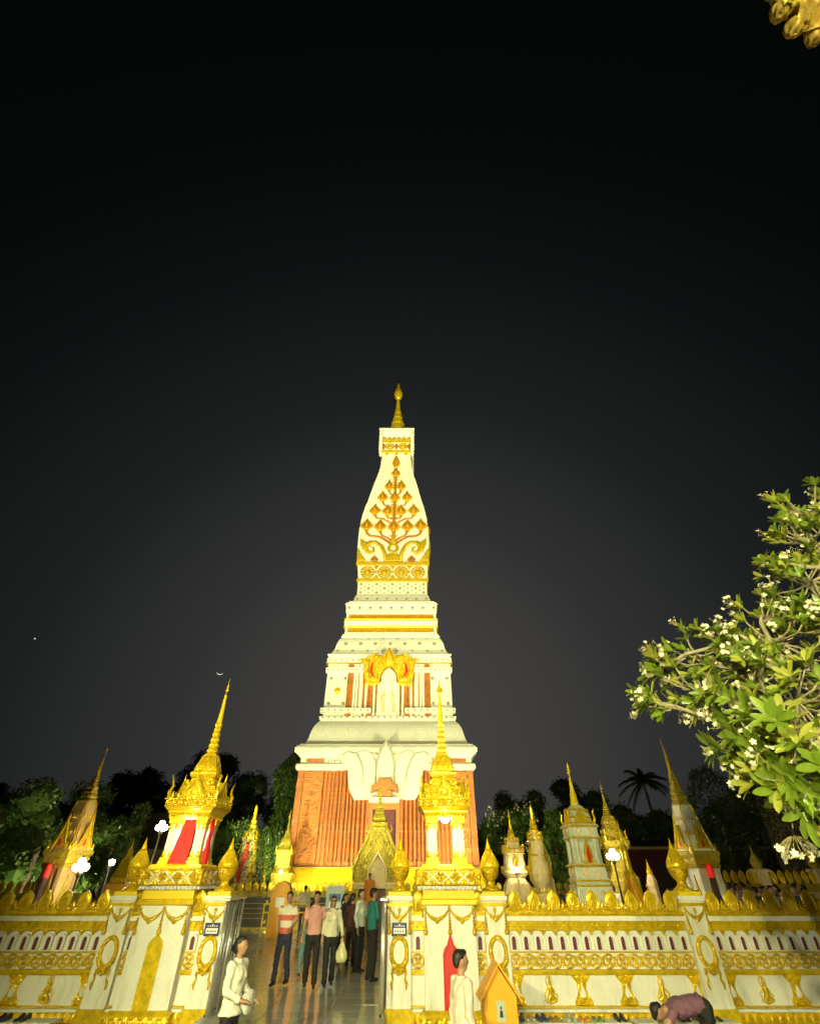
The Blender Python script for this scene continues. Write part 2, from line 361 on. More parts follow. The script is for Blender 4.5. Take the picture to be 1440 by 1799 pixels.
# lower storey: brick core, carved corner panels, pilasters, door
g = MB(); g.sweep([(5.85, 2.95), (5.85, 8.3)]); g.build('brick_body', M['terra'], ST)
def carved(x0, x1, z0, z1, seed, nx=34, nz=120):
    m = MB(); vs = []; fs = []
    for j in range(nz + 1):
        for i in range(nx + 1):
            u = i / nx; v = j / nz; x = x0 + (x1 - x0) * u; z = z0 + (z1 - z0) * v
            e = min(u, 1 - u) * (x1 - x0); b = min(v, 1 - v) * (z1 - z0)
            h = 0
            if min(e, b) > .12:
                q = noise.noise((x * 3.4 + seed, z * 5.2, seed)); r = noise.noise((x * 8 + seed, z * 11, 3 + seed)); s = noise.noise((x * 1.5, z * 2.3, seed * 2))
                h = -.05 + .12 * abs(q) + .07 * max(0, r) + .08 * max(0, s)
            elif min(e, b) < .05: h = .04
            vs.append((x, -6.02 - h, z))
    for j in range(nz):
        for i in range(nx):
            a = j * (nx + 1) + i; fs.append((a, a + 1, a + nx + 2, a + nx + 1))
    m.add(vs, fs); m.box(x0, x1, -6.0, -5.8, z0, z1); return m
for x0, x1, sd in ((-5.62, -4.3, 1.3), (4.3, 5.62, 7.7)):
    carved(x0, x1, 3.02, 8.2, sd).build('carved_panel', M['terrar'], ST)
for sgn in (-1, 1):
    g = MB(); g.box(min(sgn * 5.66, sgn * 6.07), max(sgn * 5.66, sgn * 6.07), -6.07, -5.4, 2.98, 8.3); g.build('corner_pilaster', M['terra'], ST)
pw = [(-4.24, .24, .10), (-3.95, .22, .2), (-3.68, .2, .08), (-3.44, .24, .24), (-3.16, .2, .12), (-2.92, .26, .28), (-2.62, .2, .14), (-2.38, .2, .3), (-2.12, .24, .16), (-1.84, .22, .32), (-1.56, .24, .2), (-1.26, .3, .36)]
pm = {}
for x, w, d in pw:
    for sgn in (-1, 1):
        xx = sgn * (x + w / 2) - (w / 2); kk = (w, d)
        if kk not in pm:
            g = MB(); z = 2.99
            c = [(0, 0), (.15 * w, -d * .8), (.5 * w, -d), (.85 * w, -d * .8), (w, 0)]
            vs = [(a, b, zz) for zz in (2.99, 8.28) for a, b in c]; g.add(vs, [(i, i + 1, i + 6, i + 5) for i in range(4)]); 
            g.box(-.01, w + .01, -d - .03, 0, 2.99, 3.2)
            for zz in (4.7, 6.9): g.box(.02, w - .02, -d - .025, 0, zz, zz + .12)
            pm[kk] = g.mesh('pilaster', M['terra'])
        put('pilaster', pm[kk], ST, (xx, -5.86, 0))
g = MB(); g.box(-.95, .95, -5.97, -5.7, 3.0, 6.25); dr = g.build('door_recess', M['purple'], ST)
g = MB(); g.box(-1.02, -.78, -6.22, -5.86, 3.0, 6.3); g.box(.78, 1.02, -6.22, -5.86, 3.0, 6.3); g.box(-.78, .78, -6.2, -5.86, 5.95, 6.3); g.build('door_frame', M['terra'], ST)
for sgn in (-1, 1):
    g = MB(); a, b = sorted((sgn * .03, sgn * .74)); g.box(a, b, -6.03, -5.95, 3.0, 5.9)
    for q in range(4): g.box(a + .08, b - .08, -6.06, -6.0, 3.2 + q * .68, 3.75 + q * .68)
    g.build('door_leaf', M['purple'], ST)
# white cornice above the brick
g = MB(); g.sweep([(5.9, 8.25), (6.2, 8.29), (6.26, 8.36), (6.26, 8.6), (6.2, 8.68), (6.02, 8.72), (6.02, 9.05), (6.1, 9.12), (6.34, 9.32), (6.46, 9.4), (6.46, 9.66), (6.34, 9.7), (6.36, 9.78), (6.2, 9.82), (6.22, 9.92), (6.04, 9.98)])
g.build('cornice', M['stucco'], ST)
for x in (-5.6, 4.4):
    g = MB(); g.box(x, x + 1.25, -6.06, -5.9, 8.79, 9.02); g.build('brick_inset', M['terra'], ST)
for sx_ in (-1, 1):        # little row of worn balusters in the frieze
    for i in range(7):
        g = MB(); g.sweep([(.05, 8.74), (.1, 8.82), (.06, 8.95), (.09, 9.04)], C8, (sx_ * (4.1 - i * .2), -6.05)); g.build('frieze_baluster', M['stucco'], ST)
# swept roof of the lower storey
g = MB(); roof = [(6.02, 9.97), (5.9, 10.05), (5.8, 10.22), (5.72, 10.45), (5.66, 10.7), (5.6, 10.95), (5.52, 11.18), (5.4, 11.42), (5.25, 11.62), (5.14, 11.72)]
roof += [(5.14, 11.86), (5.22, 11.9), (5.22, 12.06), (5.1, 12.1)]
g.sweep(roof); g.build('lower_roof', M['stucco'], ST, smooth=False)
# upper storey
g = MB(); g.sweep([(5.0, 12.08), (4.98, 16.2)]); g.build('upper_body', M['stucco'], ST)
g = MB(); g.sweep([(5.02, 16.08), (5.0, 16.16), (5.12, 16.26), (5.12, 16.62), (5.0, 16.68), (5.0, 16.78), (5.12, 16.86), (5.12, 16.98), (4.96, 17.05)]); g.build('upper_cornice', M['stucco'], ST)
g = MB(); g.sweep([(5.16, 16.17), (5.16, 16.245)]); g.build('gold_line', M['gold'], ST)
g = MB(); g.box(-3.33, 3.33, -5.02, -4.9, 12.12, 16.15); g.build('recess_panel', M['goldd'], ST)
for x, w, mm in [(1.12, .11, 'stucco'), (1.36, .07, 'terra'), (1.5, .05, 'goldd'), (1.78, .1, 'stucco'), (2.2, .17, 'stucco'), (2.52, .09, 'stucco'), (2.74, .1, 'stucco'), (2.95, .05, 'terra'), (3.12, .08, 'goldd'), (3.26, .05, 'terra'), (1.62, .05, 'terra'), (2.0, .05, 'terra'), (2.38, .05, 'goldd')]:
    for sgn in (-1, 1):
        g = MB(); g.sweep([(w * 1.25, 12.12), (w * 1.25, 12.3), (w, 12.36), (w, 15.9), (w * 1.25, 15.96), (w * 1.25, 16.12)], C8, (sgn * x, -5.05)); g.build('colonnette', M[mm], ST)
for sgn in (-1, 1):
    a, b = sorted((sgn * 1.98, sgn * 5.1)); g = MB(); g.box(a, b, -5.28, -4.9, 15.43, 15.8); g.build('studded_bar', M['stucco'], ST)
    a, b = sorted((sgn * 1.3, sgn * 5.18)); g = MB(); g.box(a, b, -5.36, -4.9, 12.3, 12.64); g.build('studded_bar', M['stucco'], ST)
g = MB(); g.ell((0, 0, 0), (.1, .08, .1), 10, 6); STUD = g.mesh('stud', M['stud'], True)
def stud(x, z, s=1, y=None): put('stud', STUD, ST, (x, (-sw(z) if y is None else y), z), 0, s * 1.15)
for i in range(8):
    for sgn in (-1, 1):
        stud(sgn * (2.15 + i * .4), 15.62, .55, -5.29)
        if i < 8: stud(sgn * (1.55 + i * .5), 12.47, .6, -5.37)
for i in range(22): stud(-4.95 + i * .471, 11.98, .6, -5.24)
for i in range(22):
    x = -4.85 + i * .462
    if abs(x) > .7: stud(x, 16.46, .6, -5.13)
for sgn in (-1, 1):
    for x, z in ((4.66, 15.0), (3.52, 15.0), (4.66, 13.06), (3.52, 13.06)): stud(sgn * x, z, 1.1, -5.0)
    g = MB(); g.ell((sgn * 4.05, -5.02, 14.03), (.2, .12, .2)); g.torus((sgn * 4.05, -5.02, 14.03), .2, .2, .05); g.build('gold_boss', M['gold'], ST, smooth=True)
# niche with a carved slab of standing figures
g = MB(); g.box(-.86, .86, -5.34, -4.9, 12.1, 14.62); g.prism([(.62, 14.62), (.6, 15.1), (.4, 15.5), (.12, 15.7), (0, 15.78), (-.12, 15.7), (-.4, 15.5), (-.6, 15.1), (-.62, 14.62)], -5.2, -4.9)
ni = g.build('niche', M['stucco'], ST)
g = MB(); g.prism([(.5, 14.62), (.36, 15.1), (.14, 15.45), (-.14, 15.45), (-.36, 15.1), (-.5, 14.62)], -5.27, -5.19); g.build('niche_arch', M['plaster'], ni)
g = MB()
for x in (-.86, .78): g.box(x, x + .08, -5.38, -5.33, 12.3, 14.55)
g.box(-.86, .86, -5.38, -5.33, 14.5, 14.6); g.box(-.9, .9, -5.42, -5.33, 12.1, 12.3); g.tube([(0, -5.36, 12.35), (.03, -5.36, 13), (-.03, -5.36, 13.6), (0, -5.36, 14.3)], .03, 6); g.build('niche_frame', M['plaster'], ni)
for x, sgn in ((-.42, 1), (.36, -1)):
    g = MB(); g.cap((x, -5.36, 12.4), (x - sgn * .04, -5.36, 13.0), .06, .09); g.cap((x + .14, -5.36, 12.4), (x + .06, -5.36, 13.0), .06, .09)
    g.cap((x, -5.36, 13.0), (x + .04 * sgn, -5.36, 13.5), .1, .13); g.ell((x + .05 * sgn, -5.37, 13.78), (.09, .06, .12)); g.cap((x - .12, -5.37, 13.5), (x - .2, -5.37, 13.15), .04, .035); g.cap((x + .14, -5.37, 13.5), (x + .2 * sgn, -5.37, 13.75), .04, .035)
    g.tube([(x + .05 * sgn, -5.37, 13.86), (x + .07 * sgn, -5.37, 14.02)], [.05, .01], 6); g.build('carved_figure', M['cream'], ni)
# gilded flame pediment over the niche
half = [(0, 17.42), (-.24, 17.1), (-.42, 16.78), (-.7, 16.6), (-1.0, 16.84), (-1.4, 16.86), (-1.7, 16.55), (-2.4, 16.46), (-2.05, 16.0), (-1.98, 15.3), (-1.92, 14.85), (-1.6, 14.55), (-.74, 14.58), (-.66, 15.1), (-.42, 15.6), (-.14, 15.85), (0, 15.8)]
pts = half; g = MB()
loopL = pts; loopR = mirror(pts)
for lp in (loopL, loopR): g.prism(lp, -5.44, -5.05)
pd = g.build('pediment', M['goldf'], ST)
for sgn in (-1, 1):
    f = lambda P: [(sgn * x, z) for x, z in P] if sgn > 0 else [(-x, z) for x, z in P][::-1]
    for P in ([(0.42, 16.7), (.95, 16.8), (1.35, 16.7), (1.2, 16.2), (1.0, 15.6), (.75, 15.1), (.7, 15.6), (.45, 16.0)], [(1.55, 16.4), (2.2, 16.42), (1.95, 15.9), (1.9, 15.2), (1.75, 14.8), (1.45, 14.75), (1.62, 15.2), (1.6, 15.8)], [(.8, 14.62), (1.5, 14.62), (1.7, 14.95), (1.2, 15.05), (.8, 14.95)]):
        m = MB(); m.pad(f(P), -5.44, .14, .5); m.build('gilt_leaf', M['goldf'], pd, smooth=True)
    m = MB(); m.tube([(sgn * 1.28, -5.5, 16.2), (sgn * 1.4, -5.5, 15.8), (sgn * 1.42, -5.5, 15.4), (sgn * 1.3, -5.5, 15.05), (sgn * 1.2, -5.5, 14.95)], [.02, .08, .1, .06, .02], 8, .5); m.build('maroon_gap', M['redp'], pd)
for sgn in (-1, 1):
    for cx, cz, r in ((.62, 16.25, .17), (.95, 16.5, .16), (.9, 15.95, .15), (.98, 15.45, .14), (.98, 15.05, .15), (1.75, 16.1, .16), (1.78, 15.65, .15), (1.72, 15.2, .16), (1.5, 14.85, .13), (1.2, 14.75, .12), (.55, 15.85, .12), (1.25, 16.7, .12), (2.0, 16.3, .12)):
        q = MB(); q.tube([(sgn * (cx + r * (1 - k / 14) * math.cos(k * .62)), -5.58 - .004 * k, cz + r * (1 - k / 14) * math.sin(k * .62)) for k in range(13)], [.045 - .0022 * k for k in range(13)], 6); q.build('gilt_curl', M['gold'], pd, smooth=True)
m = MB(); m.pad(shift(ogee(.34, 1.5), 0, 15.9), -5.44, .2, .5); m.build('gilt_flame', M['goldf'], pd, smooth=True)
for sgn in (-1, 1):
    m = MB(); m.box(min(sgn * .72, sgn * 1.85), max(sgn * .72, sgn * 1.85), -5.5, -5.05, 14.42, 14.58)
    for q in range(6): m.tube([(sgn * (.82 + q * .19), -5.46, 14.43), (sgn * (.82 + q * .19), -5.46, 14.22)], [.07, .01], 6)
    m.build('gilt_drop_fringe', M['gold'], pd)
# swept roof of the upper storey and the two lattice bands
g = MB(); rf = [(4.98, 17.04), (4.88, 17.14), (4.78, 17.3), (4.68, 17.52), (4.62, 17.75), (4.57, 18.0), (4.5, 18.25), (4.41, 18.48), (4.3, 18.68), (4.22, 18.78)]
rf += [(4.26, 18.84), (4.3, 18.9), (4.18, 19.0), (4.2, 19.1), (4.06, 19.16), (4.06, 19.36)]
g.sweep(rf); g.build('upper_roof', M['stucco'], ST)
for i in range(7): stud(-3.77 + i * 1.257, 18.05, 1.25, -4.57)
for i in range(8): stud(-4.4 + i * 1.257, 17.38, .9, -4.75)
for i in range(6): stud(-3.14 + i * 1.257, 18.66, .8, -4.32)
g = MB(); g.sweep([(3.9, 19.36), (3.9, 21.2)]); g.build('band_core', M['stucco'], ST)
for z0, z1 in ((19.4, 19.84), (20.62, 21.12)):
    g = MB(); g.sweep([(3.94, z0), (3.94, z1)]); bd = g.build('lattice_band', M['goldd'], ST)
    g = MB()
    for i in range(34):
        x = -3.8 + i * .224
        g.tube([(x, -3.95, z0), (x + .22, -3.95, z1)], .025, 5); g.tube([(x + .22, -3.95, z0), (x, -3.95, z1)], .025, 5)
    g.build('lattice', M['goldf'], bd)
    for sgn in (-1, 1):
        g = MB(); g.box(min(sgn * 3.82, sgn * 4.02), max(sgn * 3.82, sgn * 4.02), -4.02, -3.8, z0, z1); g.build('band_end', M['stucco'], bd)
g = MB(); g.sweep([(3.98, 19.84), (4.08, 19.9), (4.14, 19.98), (4.12, 20.2), (4.18, 20.3), (4.14, 20.44), (4.0, 20.6)]); g.build('band_moulding', M['stucco'], ST)
for z_ in (19.86, 20.3, 20.58):
    g = MB(); g.sweep([(4.16, z_), (4.19, z_ + .025), (4.16, z_ + .05)]); g.build('gold_line', M['yellow'], ST)
g = MB(); g.sweep([(4.0, 21.12), (4.04, 21.18), (4.1, 21.26), (4.12, 21.9), (4.22, 22.05), (4.08, 22.15), (4.1, 22.25), (3.9, 22.34), (3.92, 22.46), (3.7, 22.6), (3.6, 22.7), (3.5, 23.0), (3.42, 23.3), (3.33, 23.5)]); g.build('collar', M['stucco'], ST)
for i in range(9): stud(-3.84 + i * .96, 21.68, 1.1, -4.12)
for i in range(8): stud(-3.22 + i * .92, 22.88, .9, -3.55)
g = MB(); g.sweep([(3.32, 23.45), (3.32, 24.85)]); g.build('dotted_neck', M['stucco'], ST)
for r_ in range(5):
    z = 23.66 + r_ * .225
    for i in range(9):
        big = r_ % 2 == 0 and (i + r_ // 2) % 2 == 0
        x = -3.0 + i * .75 + (.37 if r_ % 2 else 0)
        if abs(x) < 3.2: stud(x, z, 1.0 if big else .55, -3.33)
# bottle-shaped body
g = MB(); bp_ = [(sw(24.8), 24.8)] + [(w, z) for z, w in PROF if z > 24.9 and z < 44.1]
P2 = []
for a, b in zip(bp_, bp_[1:]):
    for t in (0, .5): P2.append((a[0] + (b[0] - a[0]) * t, a[1] + (b[1] - a[1]) * t))
P2.append(bp_[-1]); P2 = [P2[0]] + [((P2[i - 1][0] + 2 * P2[i][0] + P2[i + 1][0]) / 4, P2[i][1]) for i in range(1, len(P2) - 1)] + [P2[-1]]
g.sweep(P2); g.build('tower_body', M['stucco'], ST)
# gilded frieze round the foot of the body
for z0, z1, d in ((26.6, 26.98, .1), (24.82, 25.14, .1)):
    g = MB(); g.sweep([(sw(z0) + d, z0), (sw(z0) + d + .03, z0 + .05), (sw(z1) + d + .03, z1 - .05), (sw(z1) + d, z1)]); g.build('gilt_rail', M['goldf'], ST)
for kx in range(4):
    cx = -2.46 + kx * 1.65
    g = MB(); g.torus((cx, 0, 25.86), .62, .62, .07, .06, 28); g.torus((cx, 0, 25.86), .3, .3, .08, .08, 18); g.ell((cx, -.03, 25.86), (.22, .14, .22))
    for q in range(10):
        a = q * math.pi / 5; g.ell((cx + .46 * math.cos(a), 0, 25.86 + .46 * math.sin(a)), (.12, .07, .12), 8, 5)
    onface(g, .02).build('gilt_rosette', M['goldf'], ST, smooth=True)
for kx in range(5):
    cx = -3.24 + kx * 1.62
    for zz, s_ in ((25.2, 1), (26.55, -1), (25.86, 0)):
        g = MB()
        if s_: g.pad([(cx + .3, zz), (cx, zz + .42 * s_), (cx - .3, zz)][::(1 if s_ > 0 else -1)], 0, .09, .4)
        else: g.pad([(cx, zz - .2), (cx + .16, zz), (cx, zz + .2), (cx - .16, zz)], 0, .1, .4)
        if abs(cx) < 3.2: onface(g, .015).build('gilt_leaf', M['gold'], ST)
# gilded tree of buds climbing the front of the body
def bud(x, z0, z1, w):
    h = z1 - z0
    o = [(w * .3, 0), (w * .36, .14 * h), (w * .6, .2 * h), (w * .92, .28 * h), (w, .38 * h), (w * .94, .48 * h), (w * .7, .6 * h), (w * .38, .74 * h), (w * .14, .88 * h)]
    pts = o + [(0, h)] + mirror(o)
    m = MB(); m.pad(shift(pts, x, z0), 0, .16, .45, (x, z0 + .45 * h)); m.torus((x, -.06, z0 + .28 * h), w * .45, h * .07, .06, .06, 12, 5)
    onface(m, .01).build('gilt_bud', M['goldd'], ST)
    m = MB(); m.pad(shift([(0, .1 * h), (w * .3, .3 * h), (w * .22, .46 * h), (0, .64 * h), (-w * .22, .46 * h), (-w * .3, .3 * h)], x, z0 + .06 * h), -.15, .07, .5); m.ell((x, -.1, z0 + .16 * h), (w * .34, .1, h * .06), 8, 6); onface(m, .01).build('gilt_bud_heart', M['goldf'], ST)
    m = MB(); m.pad(shift([(a * 1.38, b * 1.14 - h * .05) for a, b in pts], x, z0), 0, .06, .9); onface(m, .0).build('gilt_bud_rim', M['goldf'], ST)
for x, z0, z1, w in [(0, 41.1, 44.0, .3), (0, 39.5, 41.5, .36), (-.68, 37.0, 39.0, .36), (.68, 37.0, 39.0, .36), (-1.36, 35.1, 36.95, .38), (0, 35.0, 36.9, .38), (1.36, 35.1, 36.95, .38),
                     (-2.1, 32.9, 34.65, .41), (-.72, 32.8, 34.55, .4), (.72, 32.8, 34.55, .4), (2.1, 32.9, 34.65, .41), (-2.84, 30.7, 32.4, .44), (-1.43, 30.6, 32.3, .42), (0, 30.5, 32.3, .42), (1.43, 30.6, 32.3, .42), (2.84, 30.7, 32.4, .44)]: bud(x, z0, z1 + .06, w * 1.16)
def vine(P, r, name='gilt_stem', m_='goldd'):
    m = MB(); 
    Q = []
    for a, b in zip(P, P[1:]):
        for t in (0, .34, .67): Q.append((a[0] + (b[0] - a[0]) * t, 0, a[1] + (b[1] - a[1]) * t))
    Q.append((P[-1][0], 0, P[-1][1]))
    m.tube(Q, r, 7, .8); onface(m, .02).build(name, M[m_], ST, smooth=True)
vine([(0, 41.2), (0, 39), (0, 36), (0, 33), (0, 29.4)], .16)
for i in range(22):                       # small flame leaves along the main stem
    z = 29.8 + i * .5
    if any(abs(z - q) < .9 for q in (31.2, 35.9, 40.3)): continue
    for sgn in (-1, 1):
        m = MB(); P = [(0, 0), (.26, .16), (.3, .42), (.1, .3)]; m.pad([(sgn * x + sgn * .1, z + q) for x, q in (P if sgn > 0 else P[::-1])], 0, .07, .5); onface(m, .01).build('gilt_leaf', M['goldf'], ST)
for sgn in (-1, 1):
    s = lambda *P: [(sgn * x, z) for x, z in P]
    vine(s((.06, 35.9), (.3, 36.35), (.58, 36.6), (.68, 37.1)), .1)
    vine(s((.06, 34.0), (.5, 34.3), (1.1, 34.5), (1.34, 35.1)), .1)
    vine(s((.06, 32.3), (.4, 32.45), (.66, 32.5), (.72, 32.9)), .1)
    vine(s((.1, 31.6), (.6, 32.0), (1.2, 32.4), (1.85, 32.5), (2.1, 32.95)), .11)
    vine(s((.15, 29.4), (.6, 29.8), (1.2, 30.1), (1.43, 30.65)), .1)
    vine(s((.2, 29.0), (.8, 29.5), (1.5, 29.95), (2.4, 30.05), (2.75, 30.35), (2.84, 30.75)), .12)
    m = MB(); m.tube([(sgn * x, 0, z) for x, z in [(.75, 27.1), (.85, 28.0), (1.2, 28.75), (1.8, 29.25), (2.35, 29.2), (2.75, 28.75), (2.7, 28.2), (2.3, 28.0), (1.95, 28.2), (2.0, 28.6), (2.3, 28.7)]], [.2, .2, .2, .22, .26, .28, .24, .2, .14, .1, .06], 8, .6); onface(m, .02).build('gilt_scroll', M['goldf'], ST, smooth=True)
    P = [(2.3, 29.25), (2.7, 29.2), (3.4, 29.75), (3.3, 28.9), (3.0, 28.2), (2.55, 28.2), (2.75, 28.7)]
    m = MB(); m.pad([(sgn * x, z) for x, z in (P if sgn < 0 else P[::-1])], 0, .14, .5); onface(m, .02).build('gilt_leaf', M['gold'], ST)
    P = [(3.62, 27.0), (3.63, 28.6), (3.35, 28.2), (3.1, 27.7), (2.9, 27.45), (2.65, 27.0)]
    m = MB(); m.pad([(sgn * x, z) for x, z in (P if sgn > 0 else P[::-1])], 0, .12, .55); onface(m, .01).build('gilt_corner_leaf', M['goldf'], ST)
    m = MB(); m.pad(shift(ogee(.42, .75), sgn * 1.85, 26.98), 0, .12, .5); onface(m, .01).build('gilt_leaf', M['goldd'], ST)
m = MB(); m.torus((0, 0, 28.5), .42, .42, .16, .12, 24); onface(m, .03).build('gilt_medallion', M['gold'], ST, smooth=True)
m = MB(); m.pad([(-.95, 27.0), (.95, 27.0), (.75, 27.5), (.5, 27.9), (-.5, 27.9), (-.75, 27.5)], 0, .14, .7); m.pad(shift(ogee(.4, 1.0), 0, 29.0), 0, .16, .5); onface(m, .01).build('gilt_base', M['goldf'], ST)
# cap block with hanging corner tabs
g = MB(); g.sweep([(1.72, 43.6), (1.86, 43.9), (1.86, 47.2), (2.0, 47.5), (2.16, 47.7), (2.16, 48.0), (2.26, 48.1), (2.26, 48.3), (2.0, 48.35)]); g.build('cap_block', M['stucco'], ST)
for sx_ in (-1, 1):
    for sy_ in (-1, 1):
        g = MB(); g.sweep([(.04, 43.3), (.12, 43.6), (.2, 44.6), (.22, 47.8)], SQ, (sx_ * 2.0, sy_ * 2.0)); g.build('cap_tab', M['stucco'], ST)
g = MB(); g.sweep([(1.9, 44.0), (1.98, 44.1), (1.98, 44.45), (1.92, 44.5)]); g.build('gilt_rail', M['goldf'], ST)
g = MB(); g.sweep([(1.9, 45.85), (1.98, 45.9), (1.98, 46.25), (1.92, 46.3)]); g.build('gilt_rail', M['goldf'], ST)
g = MB()
for i in range(6): g.pad(shift(ogee(.3, .7), -1.55 + i * .62, 46.25), -1.9, .1, .5)
g.build('gilt_crest', M['gold'], ST)
for kx in (-.85, .85):
    g = MB(); g.torus((kx, -1.92, 45.15), .52, .52, .08, .08, 20); g.ell((kx, -1.93, 45.15), (.2, .15, .2))
    for q in range(8): g.ell((kx + .34 * math.cos(q * .785), -1.92, 45.15 + .34 * math.sin(q * .785)), (.11, .08, .11), 8, 5)
    g.build('gilt_rosette', M['goldf'], ST, smooth=True)
for kx in (-1.62, 0, 1.62):
    g = MB(); g.pad([(kx, 44.5), (kx + .24, 45.15), (kx, 45.8), (kx - .24, 45.15)], -1.9, .1, .5); g.build('gilt_leaf', M['goldd'], ST)
g = MB()
for i in range(3): g.pad(shift(ogee(.26, .45), -1.2 + i * 1.2, 0), 0, .08, .5)
g.xf(lambda x, y, z: (x, -1.9 + y, 44.0 - z)).build('gilt_fringe', M['gold'], ST)
# tiered umbrella finial
g = MB(); g.sweep([(1.42, 48.3), (1.45, 48.5), (1.28, 49.5), (1.02, 49.6), (1.16, 49.85), (1.0, 50.9), (.78, 51.0), (.92, 51.25), (.78, 52.2), (.58, 52.3), (.7, 52.5), (.58, 53.4), (.42, 53.5), (.52, 53.7), (.42, 54.5), (.34, 54.6), (.3, 55.6), (.18, 57.1)], C16); g.build('tiered_umbrella', M['gold'], ST)
g = MB(); g.sweep([(.2, 57.0), (.42, 57.3), (.62, 57.9), (.64, 58.3), (.5, 58.9), (.3, 59.6), (.16, 60.3), (.05, 61.4)], C16); g.build('finial', M['gold'], ST, smooth=True)
# white lotus arch over the door
hl = [(0, 6.5), (2.05, 6.5), (2.4, 7.05), (2.55, 7.8), (2.6, 8.4), (3.05, 8.75), (3.15, 9.1), (2.75, 9.45), (2.2, 9.42), (1.5, 9.58), (.95, 9.3), (.55, 9.2), (.3, 9.8), (0, 10.15)]
g = MB(); g.prism(hl, -6.42, -5.86); g.prism(mirror(hl), -6.42, -5.86); la = g.build('lotus_arch', M['stucco'], ST)
for sgn in (-1, 1):
    f = lambda P: [(sgn * x, z) for x, z in (P if sgn > 0 else P[::-1])]
    g = MB(); g.pad(f([(1.5, 7.1), (1.75, 6.95), (2.2, 7.05), (2.45, 7.7), (2.5, 8.4), (2.9, 8.8), (3.1, 9.2), (2.7, 9.45), (2.2, 9.35), (1.78, 8.8), (1.52, 8.1), (1.45, 7.4)]), -6.42, .14, .86); g.build('arch_petal', M['stucco'], la)
    g = MB(); g.pad(f([(.62, 7.4), (1.3, 7.2), (1.44, 8.1), (1.7, 8.8), (2.05, 9.38), (1.5, 9.55), (.98, 9.3), (.68, 8.7)]), -6.41, .12, .86); g.build('arch_petal', M['stucco'], la)
    g = MB(); g.tube([(sgn * x, -6.55, z) for x, z in [(2.0, 7.15), (1.72, 7.12), (1.55, 7.4), (1.56, 8.0), (1.8, 8.7), (2.15, 9.25)]], .05, 6); g.build('petal_vein', M['stucco'], la)
g = MB(); g.pad([(-.3, 7.3), (.3, 7.3), (.6, 8.2), (.58, 8.8), (.38, 9.5), (0, 10.15), (-.38, 9.5), (-.58, 8.8), (-.6, 8.2)], -6.5, .26, .7); g.build('arch_flame', M['stucco'], la)
th_ = [(.48, 6.6), (.5, 6.95), (.66, 6.98), (.8, 6.86), (.93, 6.86), (.96, 7.05), (.88, 7.25), (.74, 7.36), (.58, 7.34), (.54, 7.5), (.46, 7.66), (.32, 7.76), (.17, 7.76), (.05, 7.68)]
tf = th_ + [(-x, z) for x, z in reversed(th_)]
g = MB(); g.pad(tf, -6.52, .42, .9, (0, 7.05)); g.build('brick_trefoil', M['terrar'], la)
g = MB(); g.box(-1.0, 1.0, -6.85, -6.0, 6.3, 6.58); g.build('lintel', M['stucco'], ST)
# the visible side faces carry the same gilding
for o in list(ST.children):
    if o.name.split('.')[0] in ('gilt_rosette', 'gilt_bud', 'gilt_bud_rim', 'gilt_bud_heart', 'gilt_stem', 'gilt_scroll', 'gilt_leaf', 'gilt_corner_leaf', 'gilt_medallion', 'gilt_base', 'recess_panel', 'pilaster', 'carved_panel', 'gilt_crest') or (o.name.startswith('stud') and o.location.z > 16):
        c = o.copy(); COL.objects.link(c); c.rotation_euler = (0, 0, R(90))
        x, y, z = o.location; c.location = (-y, x, z)

# ------------------------------------------------------------------ boundary wall: shared ornament meshes
def m_swag(w, dip):
    m = MB(); P = [(-w / 2 + w * i / 14, -.02, -dip * math.sin(math.pi * i / 14) ** .8 - .01) for i in range(15)]
    m.tube(P, [.012 + .026 * math.sin(math.pi * i / 14) for i in range(15)], 8, .7); m.tube([(x, y - .012, z + .012) for x, y, z in P], [.004 + .01 * math.sin(math.pi * i / 14) for i in range(15)], 6); m.ell((0, -.03, -dip - .035), (.045, .025, .045), 8, 6)
    for i in range(-3, 4): m.ell((i * w * .11, -.02, -dip * (1 - (i * .22) ** 2) - .02), (.022, .02, .022), 6, 5)
    return m.mesh('swag', M['goldr'], True)
def m_tassel(h):
    m = MB(); m.ell((0, -.02, 0), (.035, .03, .04), 8, 6)
    for i in range(6): m.ell((0, -.02, -.05 - i * h * .12), (.014 + .004 * i, .02, h * .066), 8, 6)
    m.sweep([(.03, -h), (.05, -h * .9), (.02, -h * .72)], C8, (0, -.015)); return m.mesh('tassel', M['goldr'], True)
def m_wreath(s=1):
    m = MB(); m.torus((0, 0, 0), .155, .215, .042, .045, 26, 7); m.torus((0, -.02, .0), .155, .215, .02, .03, 26, 5)
    for i in range(18):
        a = R(200 + i * 8); m.ell((.17 * math.cos(a), -.035, .235 * math.sin(a)), (.035, .03, .035), 6, 5)
    m.ell((0, -.04, -.25), (.055, .05, .055), 8, 6)
    for q in range(7): m.ell((.06 * math.cos(q * .9), -.05, -.25 + .06 * math.sin(q * .9)), (.03, .025, .03), 6, 5)
    for i in range(-3, 4): m.cap((i * .03, -.02, -.27), (i * .034, -.02, -.34 + abs(i) * .012), .014, .008, 6)
    return m.mesh('wreath', M['goldr'], True)
def m_ribbon(sg):
    m = MB(); m.tube([(0, -.01, 0), (sg * .02, -.02, -.08), (sg * .0, -.01, -.15), (sg * .035, -.02, -.22), (sg * .02, -.015, -.3)], [.03, .025, .02, .03, .012], 6, .5); return m.mesh('ribbon', M['goldr'], True)
SW_P, SW_S, TS, WR, RBL, RBR = m_swag(.50, .17), m_swag(.40, .15), m_tassel(.42), m_wreath(), m_ribbon(-1), m_ribbon(1)
